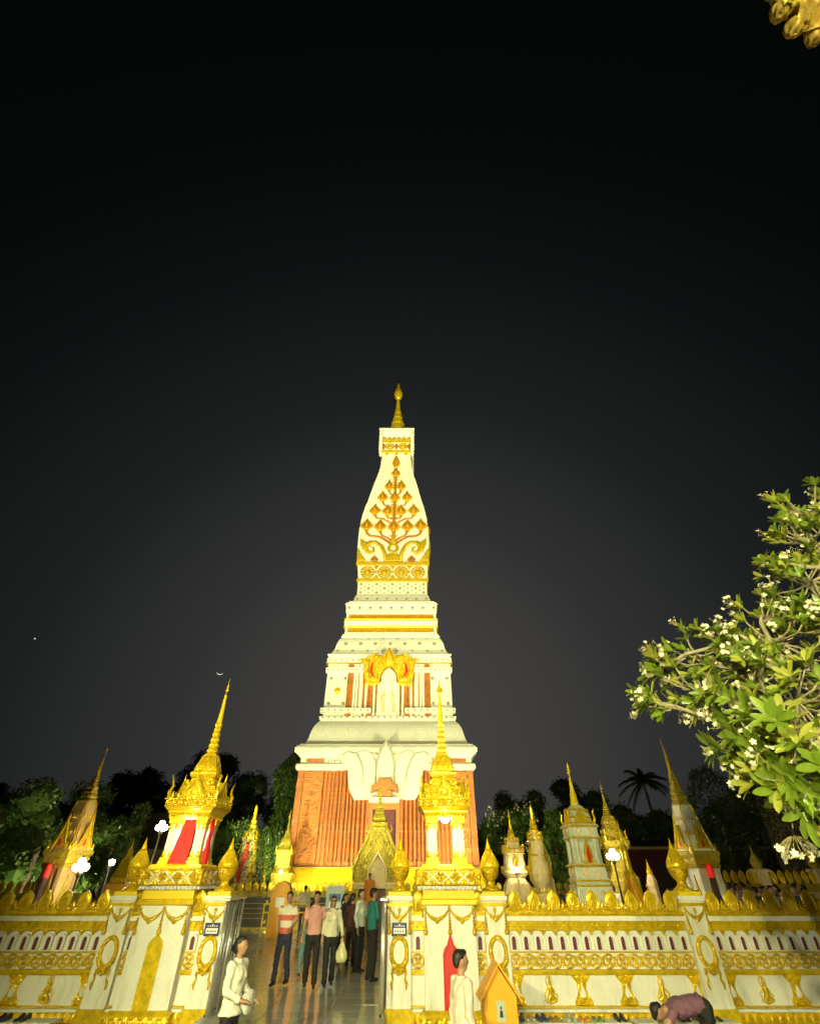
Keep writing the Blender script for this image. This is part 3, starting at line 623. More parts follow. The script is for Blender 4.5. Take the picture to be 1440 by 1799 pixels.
# lotus crest pieces
m = MB(); m.pad(onion(.128, .36), 0, .025, .86); m.pad(onion(.128, .36)[::-1], .0, -.05, .8)
o_ = onion(.118, .345); m.tube([(x, -.03, z + .004) for x, z in o_], .016, 6)
o_ = onion(.072, .24); m.tube([(x, -.03, z + .004) for x, z in o_], .012, 5)
for x in (-.042, 0, .042): m.cap((x, -.045, .02), (x * .7, -.05, .13 + (.045 if x == 0 else 0)), .02, .013, 8)
LOTUS = m.mesh('lotus_petal', M['gold'], True)
m = MB(); m.pad(ogee(.05, .17), 0, .04, .6)
for sg in (-1, 1): m.torus((sg * .07, -.02, .05), .035, .04, .014, .02, 12, 5)
CURL = m.mesh('crest_curl', M['gold'], True)
# arched slit window
m = MB(); aw, ah = .042, .20
arc = [(aw * math.cos(a), ah - aw + aw * math.sin(a) * 1.2) for a in [math.pi * i / 8 for i in range(9)]]
m.prism([(aw, 0)] + arc + [(-aw, 0)], -.006, .0)
m.cur = 1
outer = [(x * 2.35, z * 1.0 + (.035 if z > .1 else 0)) for x, z in [(aw, 0)] + arc + [(-aw, 0)]]; inner = [(aw, 0)] + arc + [(-aw, 0)]
n = len(inner); vs = [(x, 0, z) for x, z in outer] + [(x, -.04, z) for x, z in [(a * .92, b) for a, b in outer]] + [(x, -.04, z) for x, z in inner] + [(x, 0, z) for x, z in inner]
m.add(vs, [(a * n + j, a * n + j + 1, (a + 1) * n + j + 1, (a + 1) * n + j) for a in range(3) for j in range(n - 1)])
SLIT = m.mesh('arched_slit', [M['purple'], M['plaster']])
m = MB(); m.pad([(-.075, 0), (-.05, -.03), (0, -.095), (.05, -.03), (.075, 0)], 0, .035, .6); DRIP = m.mesh('drip_leaf', M['goldr'])
# scroll ring and its flower
m = MB(); m.torus((0, -.012, 0), .112, .095, .02, .022, 22, 6)
for q in range(4):
    a = q * math.pi / 2 + .785; m.ell((.05 * math.cos(a), -.012, .046 * math.sin(a)), (.034, .02, .03), 8, 5)
m.ell((0, -.02, 0), (.024, .03, .024), 8, 5); RING = m.mesh('scroll_ring', M['goldr'], True)
m = MB(); m.ell((0, -.025, 0), (.028, .03, .03), 8, 6); m.ell((0, -.01, .055), (.02, .018, .035), 6, 5); m.ell((0, -.01, -.055), (.02, .018, .035), 6, 5); RBUD = m.mesh('scroll_bud', M['gold'], True)
# waisted panel ornament
hf = [(.17, 0), (.18, .05), (.11, .14), (.085, .22), (.1, .31), (.15, .37), (.19, .43)]
WAIST = hf + mirror(hf)
m = MB(); m.pad(WAIST, 0, .03, .9, (0, .22))
for i in range(22):
    t = random.random(); z = random.choice((.02 + .1 * t, .33 + .09 * t)); m.ell((random.uniform(-.12, .12), -.03, z), (.022, .016, .022), 6, 5)
m.cur = 1; m.pad(shift([(.05, .03), (.055, .08), (0, .2), (-.055, .08), (-.05, .03), (0, .0)], 0, .1), -.03, .012, .7)
WA = m.mesh('waisted_ornament', [M['goldr'], M['plaster']])
# kneeling figure in relief
m = MB(); m.torus((0, -.01, .32), .062, .075, .012, .014, 16, 5); m.ell((0, -.03, .31), (.03, .03, .038), 8, 6); m.tube([(0, -.03, .345), (0, -.03, .40)], [.02, .003], 6)
m.cap((0, -.03, .25), (.01, -.03, .16), .038, .045); m.cap((.03, -.03, .25), (.08, -.03, .19), .016, .014); m.cap((.08, -.03, .19), (.02, -.04, .23), .014, .012); m.cap((-.03, -.03, .25), (-.07, -.03, .18), .016, .013)
m.cap((0, -.03, .13), (.09, -.03, .07), .045, .03); m.cap((.09, -.03, .07), (-.03, -.03, .03), .03, .022); m.cap((-.02, -.03, .12), (-.08, -.03, .04), .04, .022)
m.tube([(-.05, -.02, .22), (-.12, -.02, .16), (-.1, -.02, .08), (-.15, -.02, .03)], [.014, .02, .014, .003], 6, .5); m.tube([(.05, -.02, .2), (.13, -.02, .13), (.11, -.02, .05)], [.012, .016, .003], 6, .5)
FIG = m.mesh('relief_figure', M['gold'], True)
m = MB(); m.pad([(-.07, 0), (.07, 0), (.085, .09), (.02, .19), (-.04, .16), (-.085, .08)], 0, .035, .55); LEAFB = m.mesh('base_leaf', M['goldr'], True)
m = MB(); m.tube([(-.12, 0, .03), (-.09, -.01, .05), (-.06, -.01, .03), (-.08, -.01, .0), (-.11, -.01, -.03)], .011, 5); m.tube([(-.02, 0, -.035), (.01, -.01, .0), (.045, -.01, .045)], .012, 5); m.tube([(.11, 0, .03), (.08, -.01, .05), (.06, -.01, .02), (.09, -.01, -.01), (.12, -.01, -.03)], .011, 5)
BSC = m.mesh('band_scroll', M['gold'], True)

def wall_bay(t, x0, x1, panels=True):
    """one bay of boundary wall; local y = 0 is the wall face"""
    L = x1 - x0; B = lambda nm, mt, *b: MB().box(*b).build(nm, M[mt], t)
    B('wall_core', 'plaster', x0, x1, 0, .3, .4, 1.8)
    m = MB(); m.box(x0, x1, -.1, .3, 0, .19); m.box(x0, x1, -.07, .3, .19, .38); m.build('gold_base', M['gold'], t)
    B('ledge', 'plaster', x0, x1, -.14, .3, .38, .42)
    B('ledge_trim', 'gold', x0, x1, -.05, .02, .42, .45)
    k = int(L / .155)
    for i in range(k): put('base_leaf', LEAFB, t, (x0 + (i + .5) * L / k, -.07, .19))
    m = MB(); m.box(x0, x1, -.07, .02, .905, .955); m.box(x0, x1, -.05, .02, .88, .905); m.build('gold_moulding', M['gold'], t)
    B('gold_line', 'gold', x0, x1, -.035, .02, 1.195, 1.22)
    B('scroll_backing', 'plaster', x0, x1, -.014, .02, .96, 1.19)
    k = max(1, round(L / .277))
    for i in range(k):
        x = x0 + (i + .5) * L / k; put('scroll_ring', RING, t, (x, -.014, 1.075))
        if i: put('scroll_bud', RBUD, t, (x0 + i * L / k, -.014, 1.075))
    k = max(1, round(L / .245))
    for i in range(k):
        x = x0 + (i + .5) * L / k; put('arched_slit', SLIT, t, (x, 0, 1.24))
        if i: put('drip_leaf', DRIP, t, (x0 + i * L / k, -.03, 1.55))
    m = MB(); m.box(x0, x1, -.05, .02, 1.545, 1.69); m.box(x0, x1, -.062, .02, 1.545, 1.56); m.box(x0, x1, -.062, .02, 1.672, 1.69); m.build('gold_band', M['gold'], t)
    k = max(1, round(L / .355))
    for i in range(k): put('band_scroll', BSC, t, (x0 + (i + .5) * L / k, -.052, 1.617))
    B('white_cornice', 'plaster', x0, x1, -.1, .3, 1.69, 1.765)
    m = MB(); m.box(x0, x1, -.12, .3, 1.768, 1.795); m.box(x0, x1, -.15, .3, 1.795, 1.84)
    m.build('gold_cornice', M['gold'], t)
    m = MB(); k = int(L / .05)
    for i in range(k): m.ell((x0 + (i + .5) * L / k, -.152, 1.818), (.017, .014, .017), 6, 4)
    m.build('bead_row', M['gold'], t)
    k = max(1, round(L / .397))
    m = MB(); m.box(x0, x1, -.06, .06, 1.84, 1.9); m.build('crest_rail', M['goldr'], t)
    for i in range(k):
        x = x0 + (i + .5) * L / k; put('lotus_petal', LOTUS, t, (x, -.05, 1.84), 0, (1, 1, 1.0 + random.uniform(-.03, .03)))
        if i: put('crest_curl', CURL, t, (x0 + i * L / k, -.06, 1.86))
    if panels:
        for x, k in ((.1, 'h'), (1.38, 'w'), (2.26, 'w'), (L - .1, 'h')): put('waisted_ornament', WA, t, (x0 + x, 0, .45), 0, (1 if k == 'w' else .85, 1, 1))
        for x in (.74, 2.95): put('relief_figure', FIG, t, (x0 + x, 0, .46), 0, (1 if x < 1 else -1, 1, 1))

WL = thing('boundary_wall', 'low white and gold boundary wall with lotus crest left of the gate', 'wall', (GX, 13, 0))
WRT = thing('boundary_wall', 'low white and gold boundary wall with lotus crest right of the gate', 'wall', (GX, 13, 0))
for sgn, t in ((-1, WL), (1, WRT)):
    for a, b in ((4.18, 7.93), (8.41, 12.16)): wall_bay(t, *sorted((sgn * a, sgn * b)))
    wall_bay(t, *sorted((sgn * 2.19, sgn * 2.46)), panels=False); wall_bay(t, *sorted((sgn * 3.5, sgn * 3.71)), panels=False)

# ------------------------------------------------------------------ wall posts with lotus-bud finials
def m_lotusbud():
    m = MB(); m.sweep([(.2, 0), (.2, .03), (.15, .06), (.1, .1), (.085, .14), (.1, .18), (.15, .23), (.185, .3), (.2, .36), (.205, .38), (.19, .39)], C16); a = m.mesh('bud_cup', M['goldr'], True)
    m = MB(); prof = [(.185, .385), (.208, .425), (.203, .475), (.175, .545), (.13, .62), (.085, .69), (.055, .75)]
    m.sweep(prof, C16)
    for i in range(16):            # diamond scales climbing the bulb
        for s in (-1, 1):
            P = []
            for w, z in prof: a_ = 2 * math.pi * i / 16 + s * (z - .385) * 2.6; P.append((w * math.cos(a_), w * math.sin(a_), z))
            m.tube(P, .008, 4)
    b = m.mesh('bud_bulb', M['gold'], True)
    m = MB(); m.sweep([(.055, .745), (.062, .76), (.05, .775), (.055, .79), (.042, .805), (.045, .82), (.03, .84), (.018, .9), (.004, .97)], C12); c = m.mesh('bud_tip', M['gold'], True)
    return a, b, c
BUD = m_lotusbud()
def wall_post(x, label, uplight=False):
    t = thing('wall_post', label, 'post', (x, 13.12, 0), 0, 'posts of the boundary wall')
    m = MB(); m.box(-.3, .3, -.32, .24, 0, .2); m.box(-.27, .27, -.28, .24, .2, .42); m.build('base', M['gold'], t)
    m = MB(); m.bbox(-.24, .24, -.24, .24, .42, 1.93, .005); m.build('shaft', M['plaster'], t)
    m = MB(); m.bbox(-.27, .27, -.27, .27, 1.93, 1.985); m.build('collar', M['gold'], t)
    m = MB(); m.sweep([(.25, 1.985), (.25, 2.0), (.275, 2.02), (.285, 2.095)]); m.build('cap', M['plaster'], t)
    m = MB(); m.bbox(-.245, .245, -.245, .245, 2.095, 2.17); m.build('cap_slab', M['yellow'], t)
    put('swag', SW_S, t, (0, -.24, 1.9))
    for sx_ in (-1, 1): put('tassel', TS, t, (sx_ * .21, -.245, 1.9))
    m = MB(); m.pad([(0, -.13), (.035, -.04), (.03, 0), (-.03, 0), (-.035, -.04)], 0, .03, .6); m.build('pendant', M['goldr'], t, (0, -.24, 1.9))
    put('wreath', WR, t, (0, -.25, 1.22)); put('ribbon', RBL, t, (-.12, -.24, .98)); put('ribbon', RBR, t, (.12, -.24, .98))
    b = put('lotus_bud', BUD[1], t, (0, 0, 2.17)); put('bud_cup', BUD[0], b); put('bud_tip', BUD[2], b)
    return t
PT = {}
for x, lb in ((-8.17, 'white boundary wall post with lotus bud at the far left, beyond the frame edge'), (-3.95, 'white post with wreath and lotus bud left of the gold-niched gate pillar'), (-1.94, 'white post with blue sign and lotus bud left of the gate opening'),
              (1.94, 'white post with blue sign and lotus bud right of the gate opening'), (3.95, 'white post with lotus bud behind the orange house-shaped box'), (8.17, 'white post with wreath and lotus bud midway along the right wall'), (12.4, 'white post at the far right end of the wall')):
    if abs(x) < 12 and x > -8: PT[x] = wall_post(GX + x, lb)

# ------------------------------------------------------------------ gate pillars carrying open spired pavilions
m = MB(); m.torus((0, 0, 0), .055, .055, .014, .02, 14, 5); m.ell((0, -.015, 0), (.03, .03, .03), 8, 6)
for q in range(6): m.ell((.08 * math.cos(q * 1.047), 0, .08 * math.sin(q * 1.047)), (.022, .02, .022), 6, 5)
ROS = m.mesh('rosette', M['goldr'], True)
m = MB(); m.pad(ogee(.045, .16), 0, .03, .5); m.pad(ogee(.045, .16)[::-1], 0, -.02, .6); ANTE = m.mesh('antefix', M['gold'], True)
m = MB()
for P in (((-.13, -.1), (.0, .0), (-.13, .1)), ((.13, -.1), (.0, .0), (.13, .1))): m.tube([(a, -.01, b) for a, b in P], .02, 5, .6)
XL = m.mesh('lattice_cross', M['plaster'])
def sides(fn):
    for k in range(4): fn(k * math.pi / 2)
def rotp(x, y, a): return (x * math.cos(a) - y * math.sin(a), x * math.sin(a) + y * math.cos(a))
def gate_pillar(cx, label, left):
    t = thing('gate_pavilion', label, 'pavilion', (cx, 13.29, 0), 0, 'spired pavilions on the gate pillars')
    m = MB(); m.sweep([(.66, 0), (.66, .16), (.63, .18), (.6, .3), (.62, .32), (.62, .37), (.56, .42)]); m.build('base', M['gold'], t)
    for i in range(7): put('base_leaf', LEAFB, t, (-.54 + i * .18, -.6, .17))
    m = MB(); m.bbox(-.53, .53, -.53, .53, .42, 1.96, .005); m.build('pillar', M['plaster'], t)
    P = [(.16, 0), (.16, .78), (.13, .86), (.07, .92), (.05, .98), (0, 1.09)] if not left else [(.15, 0), (.15, .9), (.12, .98), (0, 1.08)]
    P = P + [(-x, z) for x, z in reversed(P[:-1])]
    m = MB(); m.prism(shift(P, 0, .42), -.56, -.5); nc = m.build('pointed_niche', M['gold'] if left else M['redp'], t)
    if not left:
        m = MB(); m.pad(shift(P, 0, .44, .92), -.56, .03, .9); m.build('niche_cover', M['redp'], nc)
        nc['label'] = 'red pointed niche panel'
    else: nc['label'] = 'gold pointed niche panel'
    for x in (-.26, .26): put('swag', SW_P, t, (x, -.53, 1.9))
    for x in (-.5, 0, .5): put('tassel', TS, t, (x, -.535, 1.9))
    for y in (-.26, .26): put('swag', SW_P, t, (.53, y, 1.9), R(90)); put('swag', SW_P, t, (-.53, y, 1.9), R(-90))
    m = MB(); m.sweep([(.54, 1.94), (.58, 1.96), (.58, 2.03), (.55, 2.05)]); m.build('gold_collar', M['gold'], t)
    m = MB(); m.bbox(-.545, .545, -.545, .545, 2.05, 2.2); m.build('yellow_slab', M['yellow'], t)
    m = MB(); m.sweep([(.6, 2.2), (.62, 2.265)]); m.build('dentil_bed', M['plaster'], t)
    def dent(a):
        m = MB()
        for i in range(15): m.ell((-.58 + i * .083, -.63, 2.235), (.026, .03, .04), 6, 5)
        m.build('dentil_row', M['plaster'], t, rot=a)
    sides(dent)
    m = MB(); m.sweep([(.66, 2.265), (.69, 2.28), (.67, 2.3), (.67, 2.52), (.7, 2.53), (.7, 2.55), (.6, 2.56)]); m.build('frieze', M['goldr'], t)
    def fr(a):
        for i in range(4):
            x, y = rotp(-.5 + i * .333, -.685, a); put('rosette', ROS, t, (x, y, 2.41), a)
            if i < 3:
                x, y = rotp(-.333 + i * .333, -.675, a); put('lattice_cross', XL, t, (x, y, 2.41), a)
    sides(fr)
    m = MB(); m.sweep([(.57, 2.56), (.57, 2.6), (.53, 2.63)]); m.build('pavilion_floor', M['yellow'], t)
    for sx_ in (-1, 1):
        for sy_ in (-1, 1):
            c = (sx_ * .31, sy_ * .31); m = MB(); m.sweep([(.1, 2.63), (.1, 3.5)], RD, c); co = m.build('column', M['plaster'], t)
            m = MB(); m.sweep([(.15, 2.63), (.15, 2.67), (.13, 2.69), (.13, 2.73), (.115, 2.76)], SQ, c); m.sweep([(.115, 3.38), (.13, 3.4), (.13, 3.47), (.145, 3.49), (.145, 3.52)], SQ, c); m.build('column_mouldings', M['yellow'], co)
            m = MB()
            for k in range(4):
                a = k * math.pi / 2
                for z, s_ in ((2.76, 1), (3.38, -1)):
                    for dx in (-.06, .06):
                        q = MB(); q.pad(ogee(.045, .13), 0, .02, .5)
                        o = len(m.v); m.v += [(c[0] + rotp(x + dx, y - .1, a)[0], c[1] + rotp(x + dx, y - .1, a)[1], z + s_ * zz) for x, y, zz in q.v]; m.f += [[o + i for i in (f if s_ > 0 else f[::-1])] for f in q.f]; m.mi += [0] * len(q.f)
            m.build('capital_leaves', M['gold'], co)
    m = MB(); m.sweep([(.44, 3.52), (.46, 3.56), (.5, 3.6), (.5, 3.63), (.54, 3.66), (.56, 3.69)]); m.build('entablature', M['gold'], t)
    m = MB(); m.box(-.3, .3, -.3, .3, 3.5, 3.53); m.build('ceiling', M['plaster'], t)
    def dr(a):
        m = MB()
        for i in range(12): m.pad([(-.44 + i * .08 - .035, 3.56), (-.44 + i * .08, 3.49), (-.44 + i * .08 + .035, 3.56)], -.46, .03, .5)
        m.build('drip_row', M['goldr'], t, rot=a)
    sides(dr)
    m = MB(); m.sweep([(.56, 3.69), (.6, 3.71), (.58, 3.73), (.58, 3.83), (.61, 3.85), (.61, 3.87), (.5, 3.88)]); m.build('eave_frieze', M['goldr'], t)
    def ev(a):
        for i in range(7): x, y = rotp(-.5 + i * .167, -.59, a); put('rosette', ROS, t, (x, y, 3.78), a, .72)
        for i in range(8):
            if abs(i - 3.5) > 1.2: x, y = rotp(-.5 + i * .143, -.5, a); put('antefix', ANTE, t, (x, y, 3.87), a)
        for i in range(6): x, y = rotp(-.3 + i * .12, -.33, a); put('antefix', ANTE, t, (x, y, 4.18), a, .8)
        x, y = rotp(-.55, -.55, a); m = MB(); m.tube([(0, 0, 3.86), (-.02, -.02, 4.0), (.02, .02, 4.12), (.0, .0, 4.22), (-.04, -.04, 4.36)], [.05, .04, .03, .02, .003], 6); m.build('corner_horn', M['gold'], t, (x, y, 0), a)
        m = MB(); m.prism([(-.27, 3.88), (.27, 3.88), (0, 4.26)], -.5, -.3); pdm = m.build('pediment', M['goldr'], t, rot=a)
        m = MB(); m.tube([(-.3, -.51, 3.88), (0, -.51, 4.3)], [.035, .025], 6); m.tube([(.3, -.51, 3.88), (0, -.51, 4.3)], [.035, .025], 6); m.tube([(0, -.51, 4.28), (0, -.52, 4.46)], [.03, .003], 6); m.build('pediment_rim', M['gold'], pdm)
        m = MB(); m.pad(shift(ogee(.09, .2), 0, 3.93), -.5, .04, .5); m.build('pediment_leaf', M['gold'], pdm)
    sides(ev)
    m = MB(); m.sweep([(.46, 3.87), (.44, 3.98), (.4, 4.02), (.42, 4.05), (.38, 4.16), (.35, 4.18), (.35, 4.22), (.3, 4.25), (.27, 4.33), (.25, 4.34)], RD); m.build('roof_tier', M['goldr'], t)
    m = MB(); m.sweep([(.24, 4.33), (.3, 4.36), (.32, 4.42), (.32, 4.46), (.26, 4.5), (.25, 4.6), (.2, 4.76), (.15, 4.88)], RD); m.build('spire_block', M['gold'], t)
    def lf(a):
        for i in range(3): x, y = rotp(-.15 + i * .15, -.26, a); put('antefix', ANTE, t, (x, y, 4.47), a, 1.1 if i == 1 else .85)
        m = MB()
        for sx_ in (-1, 1): m.tube([(sx_ * .2, -.245, 4.62), (sx_ * .1, -.25, 4.68), (sx_ * .02, -.2, 4.84)], .012, 5); m.tube([(0, -.25, 4.66), (sx_ * .09, -.2, 4.84)], .012, 5)
        m.build('spire_tracery', M['goldr'], t, rot=a)
    sides(lf)
    m = MB(); pr = [(.15, 4.87), (.16, 4.9)]
    for i in range(5):
        z = 4.92 + i * .13; r = .115 - i * .011; pr += [(r * .8, z), (r * 1.05, z + .03), (r * 1.05, z + .08), (r * .85, z + .12)]
    pr += [(.075, 5.58), (.08, 5.62), (.068, 5.66)]
    m.sweep(pr, redent(.6, .82)); m.build('spire_rings', M['gold'], t)
    m = MB(); m.sweep([(.07, 5.64), (.068, 5.7), (.035, 6.34), (.04, 6.36), (.03, 6.4)], C8); m.build('spire_needle', M['yellow'], t)
    m = MB(); m.tube([(0, 0, 6.38), (0, 0, 6.52)], .011, 6); m.sweep([(.05, 6.5), (.055, 6.54), (.03, 6.57), (.042, 6.6), (.025, 6.63), (.03, 6.66), (.015, 6.7), (.003, 6.86)], C8)
    m.build('finial', M['gold'], t)
    # lamp hung in the front opening
    m = MB(); m.sweep([(.02, 3.52), (.03, 3.5), (.05, 3.47)], C12, (.0, -.36)); lp = m.build('lamp_holder', M['white'], t)
    m = MB(); m.ell((0, -.36, 3.44), (.085, .085, .045), 14, 8); m.build('lamp_globe', M['lampw'], lp, smooth=True)
    ld = bpy.data.lights.new('pavilion_lamp', 'POINT'); ld.energy = 34; ld.color = (1, .92, .66); ld.shadow_soft_size = .06
    lo = bpy.data.objects.new('pavilion_lamp', ld); COL.objects.link(lo); lo.parent = t; lo.location = (0, -.4, 3.34)
    return t
GPL = gate_pillar(GX - 2.98, 'gold spired pavilion on the left gate pillar, draped with red cloth', True)
GPR = gate_pillar(GX + 2.98, 'gold spired pavilion on the right gate pillar, no drape, red niche below', False)
def drape(parent_t, pts0, pts1, nm, label, n=30, seg=22, amp=.035, axis='x'):
    """cloth strip hanging from an upper edge to a lower edge with folds"""
    m = MB(); vs = []
    for j in range(n + 1):
        v = j / n; a = Vector(pts0[0]).lerp(Vector(pts1[0]), v); b = Vector(pts0[1]).lerp(Vector(pts1[1]), v)
        sag = math.sin(v * math.pi) * .05
        for i in range(seg + 1):
            u = i / seg; p = a.lerp(b, u); w = amp * math.sin(u * 17 + v * 3 + 2 * noise.noise((v * 2, u, 3))) * (.5 + .8 * v) + .03 * noise.noise((u * 4, v * 5, 1))
            vs.append((p.x + (w if axis == 'y' else sag * .5), p.y + (-abs(w) if axis == 'x' else 0) - .01, p.z))
    m.add(vs, [(j * (seg + 1) + i, j * (seg + 1) + i + 1, (j + 1) * (seg + 1) + i + 1, (j + 1) * (seg + 1) + i) for j in range(n) for i in range(seg)])
    o = m.build(nm, M['red'], None, smooth=True); tag(o, label, 'cloth'); return o
cx = GX - 2.98
drape(None, [(cx - .06, 12.83, 3.46), (cx + .2, 12.83, 3.46)], [(cx - .22, 12.8, 2.64), (cx + .2, 12.8, 2.64)], 'red_cloth', 'red cloth hanging down the front of the left gate pavilion')
drape(None, [(cx + .46, 13.1, 3.5), (cx + .46, 13.34, 3.5)], [(cx + .46, 13.06, 2.64), (cx + .46, 13.32, 2.64)], 'red_cloth', 'red cloth hanging on the shaded side of the left gate pavilion', axis='y')

# blue signs on the gate posts
for x, wh in ((-1.94, 'left'), (1.94, 'right')):
    t = thing('sign', 'small blue sign with white lettering on the post %s of the gate opening' % wh, 'sign', (GX + x, 12.866, 1.56))
    m = MB(); m.box(-.155, .155, -.006, .006, -.105, .105); m.build('plate', M['blue'], t)
    m = MB(); m.box(-.12, .12, -.01, -.004, -.065, .02); m.build('white_panel', M['white'], t)
    m = MB()
    for i, (a, b) in enumerate(((-.1, -.055), (-.045, -.01), (0, .05), (.06, .1))): m.box(a, b, -.012, -.008, -.035, -.022); m.box(a + .008, a + .018, -.012, -.008, -.03, -.008)
    m.build('blue_lettering', M['blue'], t)
    m = MB()
    for q in range(5): m.box(-.1 + q * .045, -.075 + q * .045, -.01, -.004, .045, .06 + (.02 if q == 2 else 0))
    m.build('white_lettering', M['white'], t)

# folded stainless steel gates
def folded_gate(x, label):
    t = thing('folding_gate', label, 'gate', (x, 12.45, .37), 0, 'folded stainless steel gates')
    m = MB(); m.tube([(0, 0, 0), (0, 0, 1.66)], .028, 8); b = m.mesh('gate_bar', M['steel'], True)
    m2 = MB(); m2.tube([(0, 0, 0), (0, 0, 1.6)], .012, 6); b2 = m2.mesh('gate_rod', M['steel'], True)
    for i in range(5): put('gate_bar', b, t, (.02 * (-1) ** i, i * .3, .0))
    for i in range(4): put('gate_rod', b2, t, (.0, i * .3 + .15, .03))
    for i in range(4):
        m = MB()
        for q in range(5): z = .1 + q * .31; m.ell((0, i * .3 + .15, z), (.02, .045, .03), 8, 6); m.tube([(.02, i * .3, z - .1), (0, i * .3 + .15, z), (-.02, i * .3 + .3, z - .1)], .007, 5)
        m.build('gate_link', M['steel'], t)
    m = MB(); m.box(-.07, .07, -.03, 1.24, 1.66, 1.69); m.build('top_rail', M['steel'], t)
    for i in range(3):
        m = MB(); m.ell((0, i * .6, .03), (.03, .03, .03), 8, 6); m.build('wheel', M['dark'], t)
    return t
folded_gate(GX - 1.62, 'folded stainless steel gate bunched at the left gate post')
folded_gate(GX + 1.62, 'folded stainless steel gate bunched at the right gate post')

# ------------------------------------------------------------------ inner balustrade round the stupa, with racks in front
def low_wall(name, label, x0, x1, y, z0, z1, sp, px0, px1, mt='goldo'):
    t = thing(name, label, 'wall', (0, y, 0)); h = z1 - z0
    m = MB(); m.box(x0, x1, 0, .3, z0, z0 + h * .72); m.build('wall_core', M['cream'], t)
    m = MB(); m.box(x0, x1, -.06, .36, z0 + h * .5, z0 + h * .58); m.box(x0, x1, -.1, .4, z0 + h * .68, z0 + h * .8); m.box(x0, x1, -.08, .3, z0, z0 + h * .12); m.build('mouldings', M[mt], t)
    k = int((x1 - x0) / sp); s = sp / .397
    me = LOTUS
    rest = MB()
    for i in range(k):
        x = x0 + (i + .5) * sp
        if px0 < x < px1: put('lotus_petal', me, t, (x, 0, z0 + h * .8), 0, (s * 1.15, 1, h * .2 / .35))
        else: rest.pad(shift(onion(.15 * s, h * .2), x, z0 + h * .8), 0, .05, .6)
    if rest.v: stuff(rest.build('crest', M[mt], t))
    return t
low_wall('inner_wall', 'inner balustrade with lotus crest below the yellow cloth of the stupa', -9.4, 9, 31, .37, 2.22, .395, -9.2, -2.4)
low_wall('inner_wall', 'distant balustrade with gold lotus crest at the left edge', -30, -13.2, 24, .37, 2.3, .36, -18, -13.2)
rw = low_wall('inner_wall', 'distant balustrade with gold lotus crest at the right edge behind the crowd', 12.9, 30, 25.6, .37, 2.66, .34, 12.9, 21)
for x in (12.9, 15.35, 17.9):
    m = MB(); m.bbox(x - .22, x + .22, -.12, .4, .37, 2.6); m.sweep([(.3, 2.6), (.3, 2.68), (.2, 2.72)], SQ, (x, .14)); p = m.build('wall_post', M['cream'], rw)
    m = MB(); m.sweep([(.16, 2.7), (.22, 2.85), (.24, 2.95), (.16, 3.1), (.06, 3.25), (.01, 3.55)], C12, (x, .14)); m.build('post_bud', M['goldo'], p)
# dark rounded racks hung along the balustrade
def rack(x, label):
    t = thing('rack', label, 'rack', (x, 30.6, .5), 0, 'black racks before the inner balustrade')
    m = MB(); m.box(-.86, .86, -.04, .04, 0, .08); m.box(-.86, .86, -.04, .04, 1.04, 1.12); m.box(-.86, -.78, -.04, .04, .08, 1.04); m.box(.78, .86, -.04, .04, .08, 1.04); m.build('frame', M['dark'], t)
    m = MB(); m.box(-.78, .78, .0, .02, .08, 1.04); m.build('back_panel', M['dark'], t)
    for i in range(4):
        m = MB(); m.box(-.55, .55, -.06, -.02, .3 + i * .19, .322 + i * .19); m.build('slat', M['goldo'], t)
    for sx_ in (-1, 1):
        for z, s in ((.12, 1), (1.0, -1)):
            m = MB(); m.prism([(sx_ * .78, z), (sx_ * .6, z), (sx_ * .78, z + s * .16)][::(-1 if s * sx_ > 0 else 1)], -.03, -.005); m.build('corner_plate', M['goldo'], t)
rack(-7.95, 'black rack with pale slats beside the left gate, behind the yellow rail'); rack(-4.3, 'black rack with pale slats behind the man in pink'); rack(-2.5, 'black rack with pale slats behind the pale blue board')
t = thing('railing', 'yellow metal handrail before the inner balustrade', 'railing', (-6.6, 27.5, .37))
for x in (0, .25, 1.3, 1.9):
    m = MB(); m.tube([(x, 0, 0), (x, 0, 1.1)], .03, 6); m.build('post', M['yellow'], t)
for z in (.8, 1.1):
    m = MB(); m.tube([(0, 0, z), (1.9, 0, z)], .028, 6); m.build('rail', M['yellow'], t)
t = thing('donation_cabinet', 'orange cabinet with rounded top and white notice near the stupa', 'cabinet', (-5.75, 27, .37))
m = MB(); m.bbox(-.4, .4, -.3, .3, 0, 1.35); m.build('body', M['orange'], t)
m = MB(); m.prism([(.4, 1.35), (.36, 1.7), (.2, 1.86), (0, 1.92), (-.2, 1.86), (-.36, 1.7), (-.4, 1.35)], -.28, .28); m.build('top', M['orange'], t)
m = MB(); m.box(-.2, .2, -.32, -.302, 1.0, 1.34); m.build('notice', M['white'], t); m = MB(); m.tube([(0, 0, 1.9), (0, 0, 2.05), (.06, 0, 2.1)], .02, 6); m.build('knob', M['dark'], t)
t = thing('notice_board', 'tall pale blue standing board with blue emblem in the gateway', 'board', (-3.05, 24.5, .37))
m = MB(); m.bbox(-.36, .36, -.05, .05, .1, 1.72); m.box(-.3, .3, -.04, .04, 1.72, 1.78); m.build('panel', M['lblue'], t)
m = MB(); m.bbox(-.24, .24, -.06, -.052, 1.3, 1.52); m.box(-.25, .25, -.06, -.052, 1.02, 1.06); m.box(-.25, .25, -.06, -.052, .8, .84); m.build('emblem', mat('board_blue', (.10, .20, .42), .5), t)
m = MB(); m.box(-.24, .24, -.06, -.052, 1.08, 1.25); m.build('white_strip', M['white'], t); m = MB(); m.box(-.4, .4, -.25, .25, 0, .1); m.build('foot', M['steel'], t)

